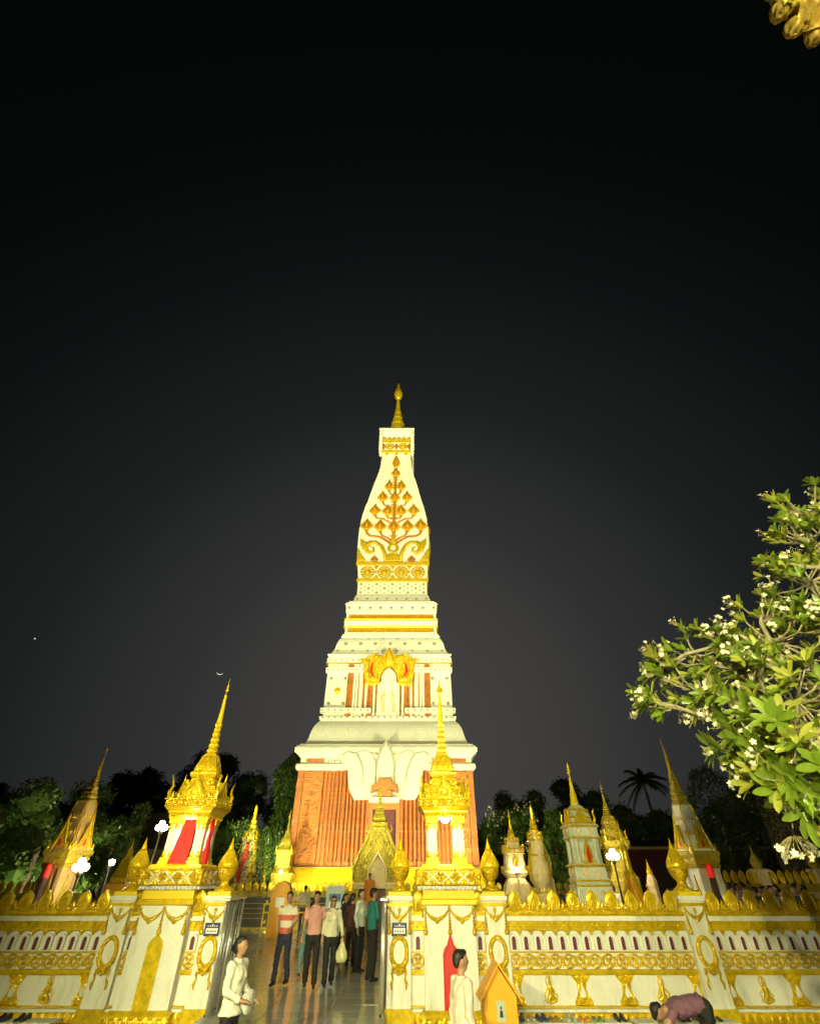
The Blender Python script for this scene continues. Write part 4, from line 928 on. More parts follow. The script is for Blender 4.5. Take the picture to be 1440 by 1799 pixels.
# ------------------------------------------------------------------ spired arch gate of the inner balustrade
def arch_gate(x, y):
    t = thing('arch_gate', 'aged gold arched gate with spire standing in the inner balustrade', 'gate', (x, y, .37))
    for sx_ in (-1, 1):
        m = MB(); a, b = sorted((sx_ * .45, sx_ * 1.1)); m.box(a, b, -.5, .5, 0, 1.6); m.build('jamb', M['goldo'], t)
        m = MB(); a, b = sorted((sx_ * .4, sx_ * 1.18)); m.box(a, b, -.56, .56, 1.6, 1.7); m.box(a, b, -.6, .6, 1.74, 1.84); m.build('jamb_cornice', M['cream'], t)
    m = MB(); m.box(-.45, .45, .3, .5, 0, 2.0); m.build('door_recess', M['purple'], t)
    # curved gable
    hp = [(1.2, 1.84), (1.24, 2.2), (1.16, 2.6), (.95, 3.0), (.72, 3.4), (.55, 3.8), (.42, 4.1), (0, 4.1)]
    op = [(0, 3.0), (.22, 2.7), (.4, 2.3), (.44, 1.84)]
    m = MB(); L = hp + op; m.prism([(x, z) for x, z in L], -.42, .42); m.prism(mirror(L), -.42, .42); gb = m.build('gable', M['goldo'], t)
    m = MB()
    for sx_ in (-1, 1):
        m.tube([(sx_ * 1.2, -.46, 1.9), (sx_ * 1.22, -.46, 2.4), (sx_ * 1.0, -.46, 2.95), (sx_ * .7, -.46, 3.5), (sx_ * .45, -.46, 4.05)], .07, 6); m.tube([(sx_ * .8, -.48, 2.6), (sx_ * .4, -.48, 3.2), (0, -.48, 3.9)], .035, 6)
        m.tube([(sx_ * 1.22, -.4, 2.3), (sx_ * 1.34, -.4, 2.7), (sx_ * 1.24, -.4, 3.05)], [.1, .07, .01], 6); m.tube([(sx_ * .5, -.3, 3.9), (sx_ * .68, -.3, 4.05), (sx_ * .64, -.3, 4.3)], [.06, .04, .01], 6)
    m.build('gable_rim', M['goldo'], gb)
    for sx_ in (-1, 1):
        for (px, pz, r) in ((.75, 2.2, .24), (.7, 2.75, .2), (.4, 3.4, .16), (.95, 2.5, .14)):
            m = MB(); m.torus((sx_ * px, -.44, pz), r * .7, r * .7, r * .22, .06, 14, 5); m.ell((sx_ * px, -.46, pz), (r * .3, .08, r * .3), 8, 6); m.build('gable_scroll', M['goldo'], gb, smooth=True)
    m = MB(); m.tube([(-.46, -.5, 1.84), (-.42, -.5, 2.35), (-.22, -.5, 2.75), (0, -.5, 3.05), (.22, -.5, 2.75), (.42, -.5, 2.35), (.46, -.5, 1.84)], .06, 6); m.build('arch_rim', M['cream'], t)
    m = MB(); m.prism([(.42, 1.6), (.4, 2.2), (.22, 2.6), (0, 2.9), (-.22, 2.6), (-.4, 2.2), (-.42, 1.6)], -.3, -.2); m.build('tympanum', M['cream'], t)
    m = MB(); m.sweep([(.44, 4.08), (.46, 4.14), (.4, 4.2), (.46, 4.28), (.46, 4.36), (.34, 4.44), (.3, 4.5), (.34, 4.56), (.3, 4.7), (.24, 4.78), (.26, 4.84), (.2, 5.0), (.16, 5.04), (.18, 5.1), (.12, 5.3), (.08, 5.34), (.1, 5.4), (.06, 5.5), (.085, 5.75), (.06, 5.95), (.01, 6.06)], RD); m.build('spire', M['goldo'], t)
    return t
arch_gate(-1.66, 30.2)

# ------------------------------------------------------------------ small chedis and spirelets on the terrace
def chedi(name, label, x, y, mats, prof_base, prof_spire, plan=RD, niche=None, horns=None, extra=None, z0=.37):
    t = thing(name, label, 'chedi', (x, y, 0), 0, 'small chedis on the terrace')
    m = MB(); m.sweep(prof_base, plan); m.build('body', M[mats[0]], t)
    m = MB(); m.sweep(prof_spire, C12 if len(mats) < 3 else RD); m.build('spire', M[mats[1]], t)
    if niche:
        y0, zb, w, h, mt = niche
        m = MB(); m.pad(shift(ogee(w * 1.6, h * 1.5), 0, zb - h * .1), y0, .06, .8); nf = m.build('niche_frame', M['gold'], t)
        m = MB(); m.pad(shift(ogee(w * .8, h), 0, zb), y0 - .06, .02, .8); m.build('niche_panel', M[mt], nf)
    if horns:
        w, z, h = horns
        for a in range(4):
            x1, y1 = rotp(-w, -w, a * math.pi / 2); m = MB(); d = .12
            m.tube([(x1, y1, z), (x1 * 1.12, y1 * 1.12, z + h * .4), (x1 * 1.05, y1 * 1.05, z + h * .7), (x1 * 1.15, y1 * 1.15, z + h)], [.05, .04, .03, .004], 6); m.build('corner_horn', M['gold'], t)
    if extra: extra(t)
    return t
def trims(t, rows, mt='gold'):
    for z, w in rows:
        m = MB(); m.sweep([(w, z - .02), (w + .025, z), (w, z + .02)], RD); m.build('moulding', M[mt], t)
        for k in range(4):
            for i in range(3): x, y = rotp((i - 1) * w * .6, -w, k * math.pi / 2); put('antefix', ANTE, t, (x, y, z + .01), k * math.pi / 2, .8)
def tail(z, r, h, nr=6):
    """ringed cone with needle"""
    p = []
    for i in range(nr):
        q = r * (1 - .6 * i / nr); zz = z + h * .35 * i / nr; p += [(q, zz), (q * 1.12, zz + h * .02), (q * .9, zz + h * .05)]
    return p + [(r * .36, z + h * .36), (r * .12, z + h * .72), (r * .3, z + h * .74), (r * .34, z + h * .78), (r * .12, z + h * .86), (.004, z + h)]
# pale blue-green chedi with niche right behind the right wall
def blue_extra(t):
    for z, w in ((2.66, .55), (3.3, .51), (3.575, .53), (2.34, .55), (3.66, .38), (2.22, .55), (3.99, .27), (3.8, .37), (2.76, .39)):
        m = MB(); m.sweep([(w, z - .025), (w + .02, z), (w, z + .025)], RD); m.build('gold_moulding', M['gold'], t)
    for a in range(4):
        for i in range(2):
            for z, s in ((3.45, .1), (2.5, .13), (2.05, .12)):
                x, y = rotp(-.2 + i * .4, -(.485 if z > 3 else .51 if z > 2.2 else .57), a * math.pi / 2)
                m = MB(); m.pad([(0, -s), (s, 0), (0, s), (-s, 0)], 0, .03, .6); m.pad([(0, -s * .5), (s * .5, 0), (0, s * .5), (-s * .5, 0)], -.03, .02, .6); m.build('diamond', M['cream'], t, (x, y, z), a * math.pi / 2)
        for sx_ in (-1, 1):
            x, y = rotp(sx_ * .3, -.4, a * math.pi / 2); m = MB(); m.sweep([(.09, 2.68), (.07, 2.75), (.07, 3.2), (.09, 3.28)], C12, (x, y)); m.build('colonnette', M['pale'], t)
        m = MB(); m.prism([(-.3, 3.6), (.3, 3.6), (0, 4.02)], -.42, -.2); m.build('pediment', M['gold'], t, rot=a * math.pi / 2)
chedi('chedi', 'pale blue-green chedi with a red-panelled gilded niche behind the right wall', 5.0, 16.5, ('pale', 'yellow'), [(.56, .37), (.56, 2.2), (.5, 2.24), (.54, 2.3), (.56, 2.36), (.5, 2.4), (.5, 2.62), (.56, 2.66), (.5, 2.7), (.38, 2.74), (.36, 3.2), (.42, 3.24), (.52, 3.32), (.48, 3.36), (.48, 3.54), (.54, 3.58), (.5, 3.62), (.36, 3.66), (.33, 3.76), (.37, 3.8), (.3, 3.88), (.24, 3.94), (.27, 4.0), (.2, 4.08), (.15, 4.12)],
      [(.15, 4.08), (.15, 4.14), (.11, 4.4), (.12, 4.42), (.09, 4.45), (.03, 4.86), (.02, 4.95), (.06, 4.98), (.03, 5.05), (.045, 5.08), (.004, 5.3)], niche=(-.42, 2.74, .09, .4, 'redp'), horns=(.4, 3.6, .42), extra=blue_extra).scale = (.86, .86, 1)
# cream chedis wrapped in cloth
def wrapped(label, x, y, s):
    def ex(t):
        for k in range(5):
            a = R(-150 + k * 55); m = MB(); vs = []
            for j in range(13):
                v = j / 12; z = 3.3 - v * 1.0; r = .235 + .16 * math.sin(v * math.pi * .8) + .02
                for i in range(5):
                    q = a + (i - 2) * .1 + .15 * math.sin(v * 4 + k); vs.append(((r + .02 * (i % 2)) * math.cos(q), (r + .02 * (i % 2)) * math.sin(q), z))
            m.add(vs, [(j * 5 + i, j * 5 + i + 1, (j + 1) * 5 + i + 1, (j + 1) * 5 + i) for j in range(12) for i in range(4)]); m.build('cloth_strip', M['cream' if k != s else 'red'] if k % 2 else M['gold'], t, smooth=True)
        trims(t, ((3.38, .22), (3.5, .2), (2.04, .3)))
        m = MB(); m.torus((0, 0, 0), .27, .27, .03, .03, 20, 6); m.xf(lambda x, y, z: (x, z, 2.98 + y)); m.build('gold_band', M['gold'], t)
    return chedi('wrapped_chedi', label, x, y, ('cream', 'gold'), [(.34, .37), (.34, 1.8), (.4, 1.9), (.3, 2.0), (.2, 2.15), (.3, 2.3), (.36, 2.5), (.34, 2.7), (.27, 2.85), (.24, 3.2), (.24, 3.35), (.2, 3.42), (.22, 3.5), (.16, 3.6)],
                 [(.15, 3.58), (.16, 3.66), (.11, 3.72), (.13, 3.8), (.09, 3.86), (.1, 3.92), (.065, 3.98), (.05, 4.3), (.035, 4.36), (.004, 4.4)], C16, extra=ex)
wrapped('cream bulbous chedi wrapped in cloth, right of the stupa', 4.2, 19, 9)
tw_ = wrapped('cream chedi wrapped in cloth with a red strip, behind the balustrade left of the stupa', -9.18, 32.6, 1); tw_.scale = (1.716,) * 3; tw_.location.z = -1.72
chedi('chedi', 'slim cream chedi with a small lit niche, just right of the stupa', 3.95, 22, ('cream', 'gold'), [(.5, .37), (.5, 1.7), (.56, 1.8), (.4, 2.2), (.3, 2.38), (.46, 2.55), (.46, 2.6), (.38, 2.66), (.34, 3.0), (.33, 3.1), (.36, 3.14), (.36, 3.24), (.28, 3.28), (.22, 3.45), (.24, 3.52), (.18, 3.6)], tail(3.58, .16, .98), niche=(-.36, 2.68, .08, .26, 'redp'), horns=(.3, 3.2, .22), extra=lambda t: trims(t, ((2.62, .45), (3.14, .36), (3.26, .34), (3.5, .24))))
chedi('chedi', 'slender cream-gold chedi left of the stupa base', -7.4, 34, ('goldo', 'goldo'), [(.5, .37), (.5, 2.0), (.55, 2.2), (.36, 2.4), (.34, 2.9), (.42, 3.0), (.42, 3.12), (.3, 3.25), (.24, 3.5), (.2, 3.6)], tail(3.58, .18, 1.25), horns=(.34, 3.05, .25)).scale = (1.2, 1.2, 1.18)
chedi('spirelet', 'tiny plain spirelet left of the stupa plinth', -8.3, 33.2, ('goldo', 'goldo'), [(.16, .37), (.16, 2.2), (.14, 2.4), (.09, 2.9)], [(.09, 2.88), (.03, 3.3), (.05, 3.34), (.004, 3.5)], C8)
chedi('spirelet', 'small gold pyramid spirelet on an orange-clothed base, left of the left pavilion', -8.78, 18, ('gold', 'gold'), [(.22, 2.3), (.24, 2.4), (.2, 2.5), (.12, 2.85)], [(.12, 2.84), (.05, 3.1), (.02, 3.18), (.004, 3.36)], SQ, extra=lambda t: MB().sweep([(.22, .37), (.3, 2.25), (.24, 2.3)]).build('clothed_base', M['orange'], t))
chedi('chedi', 'tall brownish tower spire behind the bright lamp on the right', 8.6, 24, ('goldo', 'goldo'), [(.6, .37), (.56, 2.4), (.4, 2.6), (.4, 3.3), (.5, 3.4), (.54, 3.5), (.54, 3.62), (.4, 3.72), (.34, 4.0), (.24, 4.2), (.26, 4.3), (.2, 4.5)], tail(4.48, .18, 1.4), horns=(.4, 3.6, .4), extra=lambda t: trims(t, ((3.4, .5), (3.62, .5), (3.9, .36), (4.2, .26)), 'goldo'))
chedi('spirelet', 'orange-clothed cone with gold tip beside the bright lamp', 7.1, 19, ('orange', 'gold'), [(.36, .37), (.3, 1.9), (.14, 2.42)], [(.17, 2.4), (.19, 2.5), (.13, 2.6), (.1, 3.1), (.06, 3.3), (.004, 4.0)], C12)
for i, (x, y, lb) in enumerate(((5.05, 21.5, 'tiny spirelet right of the wrapped chedi'), (9.4, 23, 'tiny spirelet right of the bright right-hand lamp'))):
    chedi('spirelet', lb, x, y, ('cream', 'gold'), [(.2, .37), (.2, 2.3), (.12, 2.5)], [(.1, 2.48), (.12, 2.56), (.04, 2.8), (.004, 3.0)], C8)

# ------------------------------------------------------------------ larger roofed pavilions left and right
def roofed(name, label, x, y, rz, top, gold2, red, body='plaster'):
    t = thing(name, label, 'pavilion', (x, y, 0), rz)
    for sx_ in (-1, 1):
        for sy_ in (-1, 1):
            c = (sx_ * .52, sy_ * .52); m = MB(); m.sweep([(.17, .37), (.15, .6), (.14, 2.55), (.18, 2.7)], RD, c); m.build('column', M[body], t)
    m = MB(); m.bbox(-.7, .7, -.7, .7, .37, 1.3); m.build('plinth', M[body], t)
    m = MB(); m.sweep([(.5, 1.3), (.5, 2.7)], RD); m.build('cella', M[body], t)
    for k in range(4):
        a = k * math.pi / 2; m = MB(); m.pad(shift(ogee(.2, 1.0), 0, 1.5), -.5, .05, .85); m.build('niche', M['goldo'], t, rot=a)
    m = MB(); m.sweep([(.7, 2.66), (.74, 2.74), (.7, 2.78), (.78, 2.9), (.76, 2.96), (.84, 3.06), (.84, 3.14), (.78, 3.18)]); m.build('entablature', M[gold2], t)
    m = MB(); m.sweep([(.82, 3.16), (.8, 3.22), (.7, 3.3), (.72, 3.36), (.64, 3.48), (.58, 3.6), (.6, 3.65), (.52, 3.85), (.46, 4.05), (.48, 4.1), (.41, 4.35), (.35, 4.6)], RD); m.build('roof', M[body], t)
    for k in range(4):
        a = k * math.pi / 2
        m = MB(); m.prism([(-.4, 3.17), (.4, 3.17), (.2, 3.5), (0, 3.95), (-.2, 3.5)], -.78, -.3); gb = m.build('gable', M[gold2], t, rot=a)
        m = MB(); m.prism([(-.24, 3.22), (.24, 3.22), (0, 3.68)], -.81, -.775); m.build('gable_panel', M['goldr'], gb)
        m = MB(); m.pad(shift(ogee(.09, .24), 0, 3.26), -.81, .03, .5); m.build('gable_leaf', M['redp'], gb)
        m = MB()
        for sx_ in (-1, 1): m.tube([(sx_ * .46, -.8, 3.19), (sx_ * .4, -.8, 3.25), (sx_ * .21, -.8, 3.54), (0, -.8, 4.0)], [.03, .045, .04, .025], 6); m.tube([(sx_ * .43, -.8, 3.19), (sx_ * .54, -.8, 3.26), (sx_ * .52, -.8, 3.42)], [.04, .03, .004], 6)
        m.tube([(0, -.8, 3.94), (0, -.83, 4.16)], [.035, .004], 6); m.build('gable_rim', M['gold'], gb)
        for i in range(6):
            if i not in (2, 3): xx, yy = rotp(-.7 + i * .28, -.79, a); put('antefix', ANTE, t, (xx, yy, 3.14), a, 1.5)
        for i in range(5): xx, yy = rotp(-.44 + i * .22, -.6, a); put('antefix', ANTE, t, (xx, yy, 3.62), a, 1.1)
        for i in range(4): xx, yy = rotp(-.3 + i * .2, -.48, a); put('antefix', ANTE, t, (xx, yy, 4.07), a, 1.1)
        m = MB()
        for sx_ in (-1, 1): m.tube([(sx_ * .66, -.66, 3.3), (sx_ * .53, -.53, 3.75), (sx_ * .44, -.44, 4.2), (sx_ * .34, -.34, 4.6)], .035, 5)
        m.build('roof_ridge', M['gold'], t, rot=a)
    h = top - 4.6
    m = MB(); p = []
    for i in range(6): q = .34 - i * .04; z = 4.58 + i * h * .072; p += [(q, z), (q * 1.12, z + h * .012), (q * 1.08, z + h * .03), (q * .9, z + h * .06)]
    m.sweep(p + [(.13, 4.58 + h * .43)], RD); m.build('spire_block', M[gold2], t)
    m = MB(); m.sweep([(.13, 4.58 + h * .42), (.1, 4.58 + h * .5), (.03, 4.58 + h * .8), (.02, 4.58 + h * .85), (.05, 4.58 + h * .86), (.03, 4.58 + h * .91), (.004, top)], C8); m.build('needle', M['gold'], t)
    if red:
        m = MB(); m.sweep([(.1, 2.36), (.14, 2.4), (.15, 2.62), (.12, 2.74), (.04, 2.8)], C12, (-.1, -.8)); m.build('red_lantern', red, t)
        m = MB(); m.sweep([(.16, .9), (.14, 2.4)], C12, (-.1, -.8)); m.build('dark_banner', mat('maroon_banner', (.06, .03, .028), .8), t)
    return t
roofed('roofed_pavilion', 'white and gold spired pavilion with red lantern at the right, behind the crowd', 10.45, 21, R(12), 7.2, 'goldo', mat('red_lantern_paper', (.7, .02, .02), .5, emis=((1, .02, .01), .4))).scale = (.66, .66, 1)
roofed('roofed_pavilion', 'dim ochre spired pavilion at the left, beside the glaring lamp', -11.9, 20, R(-14), 6.55, 'goldo', mat('red_lantern_paper_dim', (.6, .02, .02), .5, emis=((1, .03, .02), .3)), 'fascia').scale = (.64, .64, 1)
t = thing('spire', 'faint distant grey spire at the right beyond the trees', 'spire', (35, 52, 0))
m = MB(); m.sweep([(1.6, 0), (1.6, 8), (1.0, 9.6), (.9, 10.2), (.5, 11.4), (.55, 11.6), (.3, 13), (.02, 17)], C12); m.build('spire_body', M['cream'], t)

# ------------------------------------------------------------------ glaring lamps on poles
def globe_lamp(label, x, y, z, r=.16):
    t = thing('lamp_post', label, 'lamp', (x, y, 0), 0, 'lit lamps on the terrace')
    m = MB(); m.sweep([(.12, .37), (.1, .5), (.04, .6), (.035, z - r - .1), (.08, z - r - .05), (.08, z - r + .02)], C8); m.build('pole', M['dark' if r > .08 else 'cream'], t)
    spots_ = [(0, 0, z)] if r < .12 else [(-r * .75, 0, z - r * .2), (r * .75, 0, z - r * .2), (0, -r * .3, z + r * .55), (0, r * .5, z - r * .1)]
    q = r if r < .12 else r * .5
    for x1, y1, z1 in spots_:
        m = MB(); m.ell((x1, y1, z1), (q, q, q), 12, 8); gb = m.build('globe', M['lamp'], t, smooth=True)
        m = MB(); m.sweep([(q * .5, z1 + q * .85), (q * .55, z1 + q), (q * .2, z1 + q * 1.4)], C8, (x1, y1)); m.tube([(x1, y1, z1 - q), (0, 0, z - r - .05)], .014, 5); m.build('bulb_holder', M['dark'], gb)
    return t
globe_lamp('glaring lamp on a pole beside the dim left pavilion', -10.5, 18.6, 2.7, .2)
globe_lamp('bright lamp beside the spired pavilion on the left gate pillar', -8.9, 20, 3.84, .17)
globe_lamp('small lamp just right of the glaring left lamp', -9.98, 19.4, 2.8, .09)
globe_lamp('glaring lamp on a pole before the brownish tower spire at right', 7.75, 22, 3.08, .19)
for x, y, z, lb in ((3.92, 21.4, 2.62, 'tiny white lamp at the foot of the slim cream chedi'), (-7.28, 33, 2.66, 'tiny warm lamp at the left corner of the stupa plinth')):
    globe_lamp(lb, x, y, z, .07)

# ------------------------------------------------------------------ long red hall behind, small house at left
t = thing('hall', 'long low dark red hall with pale eave behind the stupa', 'building', (0, 60, 0))
m = MB(); m.box(4, 60, 0, 10, 0, 4.7); m.build('wall', M['hallred'], t)
m = MB(); m.box(3.6, 60.4, -.5, 10.5, 4.7, 4.95); m.build('eave', M['fascia'], t)
m = MB(); m.add([(3.6, -.5, 4.95), (60.4, -.5, 4.95), (60.4, 5, 6.0), (3.6, 5, 6.0)], [(0, 1, 2, 3)]); m.add([(3.6, 10.5, 4.95), (60.4, 10.5, 4.95), (60.4, 5, 6.0), (3.6, 5, 6.0)], [(3, 2, 1, 0)]); m.build('roof', M['roofd'], t)
for i in range(12):
    m = MB(); m.box(6 + i * 4.5, 6.3 + i * 4.5, -.15, .05, 0, 4.7); m.build('pier', M['hallred'], t)
    m = MB(); m.box(7.4 + i * 4.5, 9.0 + i * 4.5, -.06, .05, 1.4, 3.4); m.build('window', M['roofd'], t)
t = thing('house', 'unlit house with a low roof at the left, behind the lamps', 'building', (-26, 46, 0))
m = MB(); m.box(-7, 7, 0, 8, 0, 4.2); m.build('wall', M['fascia'], t)
m = MB(); m.prism([(-8, 4.2), (8, 4.2), (7, 6.6), (-7, 6.6)], -.8, 8.8); m.build('roof', M['roofd'], t)
for i in range(4): m = MB(); m.box(-5.6 + i * 3.2, -4.2 + i * 3.2, -.05, .05, 1.2, 3.2); m.build('window', M['dark'], t)

# ------------------------------------------------------------------ crescent moon, far off and small
m = MB(); pts = []
for i in range(17): a = R(200 + i * 140 / 16); pts.append((math.cos(a), math.sin(a)))
for i in range(17): a = R(340 - i * 140 / 16); pts.append((math.cos(a) * 1.0, math.sin(a) * .78 - .05 + .0))
n = 17
vs = [(x, 0, z) for x, z in pts] + [(x, .2, z) for x, z in pts]
m.add(vs, [(i, i + 1, 2 * n - 2 - i, 2 * n - 1 - i) for i in range(n - 1)]); 
d = Vector((-.4111, .998, .3506)).normalized()
mo = m.build('moon', lampmat('moonlight', (1, .97, .88), 1.2), None, (0, 0, 0)); mo.scale = (19, 19, 19); mo.location = Vector((0, 0, 2.4)) + d * 3000; mo.rotation_euler = (d.to_track_quat('Y', 'Z')).to_euler()
tag(mo, 'thin crescent moon low in the sky above the left pavilion', 'moon')
m = MB(); m.ell((0, 0, 0), (4, 4, 2.5), 10, 8); d = Vector(((62 - 720) / 810, .783 + .275 * .6215, .6215 - .275 * .7835)).normalized()
so = m.build('star', lampmat('starlight', (1, 1, 1), .8), None, Vector((0, 0, 2.4)) + d * 3000); tag(so, 'single small bright star low in the left sky', 'star')
t = thing('floor_lamp', 'small bright lamp on the floor beside the yellow handrail', 'lamp', (-6.55, 29.8, .378))
m = MB(); m.sweep([(.09, 0), (.09, .03), (.03, .05), (.03, .1)], C8); m.build('stand', M['dark'], t); m = MB(); m.ell((0, 0, .17), (.09, .09, .08), 12, 8); m.build('globe', M['lamp'], t, smooth=True)

# ------------------------------------------------------------------ people
import numpy as np
def remesh(mb, vox, name, m_, smooth=2, fold=0):
    """weld overlapping solids into one continuous skin"""
    me = mb.mesh(name, m_); o = bpy.data.objects.new('tmp', me); COL.objects.link(o)
    r = o.modifiers.new('r', 'REMESH'); r.mode = 'VOXEL'; r.voxel_size = vox
    s = o.modifiers.new('s', 'SMOOTH'); s.factor = .5; s.iterations = smooth
    dg = bpy.context.evaluated_depsgraph_get(); e = o.evaluated_get(dg); out = bpy.data.meshes.new_from_object(e)
    if fold:                # soft creases in cloth
        k = len(out.vertices); c = np.empty(k * 3); nn = np.empty(k * 3); out.vertices.foreach_get('co', c); out.vertices.foreach_get('normal', nn); c = c.reshape(-1, 3); x, y, z = c.T
        w = np.sin(x * 31 + z * 17 + 3 * np.sin(z * 9 + y * 11)) * np.sin(y * 27 - z * 13 + 2 * np.sin(x * 19)) + .5 * np.sin(z * 48 + 4 * np.sin(x * 13 + y * 9) + 1.3)
        out.vertices.foreach_set('co', (c + nn.reshape(-1, 3) * (fold * .7 * w)[:, None]).ravel())
    out.name = name; bpy.data.objects.remove(o); bpy.data.meshes.remove(me)
    out.materials.clear(); out.materials.append(m_); out.polygons.foreach_set('use_smooth', [True] * len(out.polygons)); return out
def etube(mb, rings, n=14):
    """elliptical rings (cx,cy,cz, rx, ry) joined bottom to top"""
    vs = []; fs = []
    for cx, cy, cz, rx, ry in rings: vs += [(cx + rx * x, cy + ry * y, cz) for x, y in circ(n)]
    for i in range(len(rings) - 1):
        for j in range(n): k = (j + 1) % n; fs.append((i * n + j, i * n + k, (i + 1) * n + k, (i + 1) * n + j))
    fs += [tuple(range(n - 1, -1, -1)), tuple((len(rings) - 1) * n + j for j in range(n))]
    mb.add(vs, fs)
CL = {}
def cloth(c, r=.8):
    if c not in CL: CL[c] = mat('fabric_%d' % len(CL), c, r, var=.12, vs=5, bump=.35, bs=14)
    return CL[c]
def striped():
    m = mat('striped_fabric', (.72, .70, .62), .8, var=.05); n = m.node_tree.nodes; l = m.node_tree.links
    t = n.new('ShaderNodeTexCoord'); s = n.new('ShaderNodeSeparateXYZ'); l.new(t.outputs['Object'], s.inputs[0])
    r = n.new('ShaderNodeValToRGB'); r.color_ramp.interpolation = 'CONSTANT'
    mr = n.new('ShaderNodeMapRange'); mr.inputs[1].default_value = .85; mr.inputs[2].default_value = 1.5; l.new(s.outputs['Z'], mr.inputs[0]); l.new(mr.outputs[0], r.inputs[0])
    W = (.68, .64, .54, 1); K = (.60, .13, .09, 1); e = r.color_ramp.elements; e[0].color = W; e[0].position = 0; e[1].position = .10; e[1].color = K
    for p, c in ((.27, W), (.47, K), (.64, W), (.9, (.55, .56, .5, 1))): q = e.new(p); q.color = c
    l.new(r.outputs[0], n['Principled BSDF'].inputs['Base Color']); return m
def hand(mb, wrist, d, curl, up=Vector((0, 0, 1)), s=1):
    """palm, four fingers, thumb from the side of the palm"""
    d = Vector(d).normalized(); side = d.cross(Vector(curl)).normalized(); cu = side.cross(d).normalized(); w = Vector(wrist)
    mb.cap(w, w + d * .05 * s, .026, .03); mb.cap(w + d * .03 + side * .02, w + d * .085 * s + side * .022, .016, .017); mb.cap(w + d * .03 - side * .02, w + d * .085 * s - side * .022, .016, .017)
    for i, ln in enumerate((.062, .072, .068, .052)):
        b = w + d * .085 * s + side * (.030 - i * .02); k = b + d * ln * .5 + cu * .012; mb.cap(b, k, .0095, .009, 7); mb.cap(k, k + d * ln * .35 + cu * ln * .35, .009, .0075, 7)
    b = w + d * .025 * s + side * .028; k = b + (d * .03 + side * .028); mb.cap(b, k, .012, .0105, 7); mb.cap(k, k + d * .032 + cu * .01, .0105, .009, 7)
def person(label, loc, rz, shirt, trousers, hgt=1.66, pose=None, hair='short', long_sleeve=False, female=False, skirt=False, shoes=(.02, .02, .02), loose=1.0, hem=None, lean=0, vox=.016, group=None, head_turn=0, name='person'):
    P = dict(shL=(-.185, 0, 1.40), elL=(-.235, .03, 1.12), wrL=(-.25, -.05, .87), hnL=(0, -.1, -1), shR=(.185, 0, 1.40), elR=(.235, .03, 1.12), wrR=(.25, -.05, .87), hnR=(0, -.1, -1),
             hipL=(-.09, 0, .9), knL=(-.1, -.02, .49), anL=(-.105, .03, .08), hipR=(.09, 0, .9), knR=(.1, -.02, .49), anR=(.105, .03, .08), toeL=(0, -1), toeR=(0, -1))
    if female:
        for k in ('shL', 'shR'): x, y, z = P[k]; P[k] = (x * .88, y, z - .01)
    P.update(pose or {})
    t = thing(name, label, 'person', loc, rz, group); t.scale = (hgt / 1.7,) * 3
    V = {k: Vector(v) for k, v in P.items() if len(v) == 3}
    ln = lambda v: Matrix.Rotation(lean, 3, 'X') @ (Vector(v) - Vector((0, 0, .93))) + Vector((0, 0, .93))     # lean of everything above the hips
    def tor(mb, g=0, top=1.46, bot=.86):
        tmp = MB(); sw_ = .165 if female else .185
        etube(tmp, [(0, 0, bot, .165 + g, .105 + g), (0, 0, .97, (.15 if female else .155) + g, .1 + g), (0, .005, 1.08, (.13 if female else .15) + g, .095 + g), (0, -.005, 1.2, .15 + g, .105 + g), (0, -.005, 1.3, .165 + g, .11 + g), (0, 0, 1.38, sw_ + g * .6, .085 + g * .6), (0, .005, 1.43, sw_ * .62 + g * .4, .062 + g * .3), (0, .005, top, .062 + g * .2, .058)])
        if female: tmp.ell((-.07, -.085, 1.26), (.06 + g * .5, .055 + g * .5, .06), 10, 8); tmp.ell((.07, -.085, 1.26), (.06 + g * .5, .055 + g * .5, .06), 10, 8)
        mb.add([tuple(ln(v)) for v in tmp.v], tmp.f)
    sk = MB(); tor(sk, -.012)
    hd = MB(); hd.cap((0, .01, 1.42), (0, -.005, 1.52), .05, .046)
    hd.ell((0, -.012, 1.61), (.073, .09, .1), 16, 12); hd.ell((0, -.04, 1.545), (.05, .055, .05), 12, 8); hd.ell((0, .02, 1.63), (.076, .085, .085), 12, 8)
    hd.cap((0, -.098, 1.615), (0, -.112, 1.585), .009, .014, 6); hd.ell((0, -.088, 1.552), (.024, .014, .009), 8, 6)
    for sx_ in (-1, 1): hd.ell((sx_ * .077, .0, 1.6), (.012, .022, .032), 8, 6); hd.ell((sx_ * .03, -.088, 1.628), (.018, .012, .008), 8, 6)
    HT = lambda v: ln(Matrix.Rotation(head_turn, 3, 'Z') @ Vector(v))
    sk.add([tuple(HT(v)) for v in hd.v], hd.f)
    for s in 'LR':
        a, e, w = ln(V['sh' + s]), ln(V['el' + s]), ln(V['wr' + s])
        if lean: a, e, w = ln(V['sh' + s]), V['el' + s], V['wr' + s]
        sk.cap(a, e, .05, .04); sk.cap(e, w, .04, .026); hand(sk, w, V['hn' + s], (0, -1, 0) if abs(V['hn' + s].y) < .6 else (0, 0, -1))
        h, k, n_ = V['hip' + s], V['kn' + s], V['an' + s]; sk.cap(h, k, .082, .055); sk.cap(k, n_, .056, .034)
        f = Vector((P['toe' + s][0], P['toe' + s][1], 0)).normalized(); sk.cap(n_ + Vector((0, 0, -.035)), n_ + f * .14 + Vector((0, 0, -.05)), .036, .03)
    put('body', remesh(sk, vox, 'body', M['skin']), t)
    # shirt
    sh = MB(); b0 = hem or .9
    g = .014 * loose
    tmp = MB(); tor(tmp, g + .006, 1.455, b0)
    sh.add(tmp.v, tmp.f)
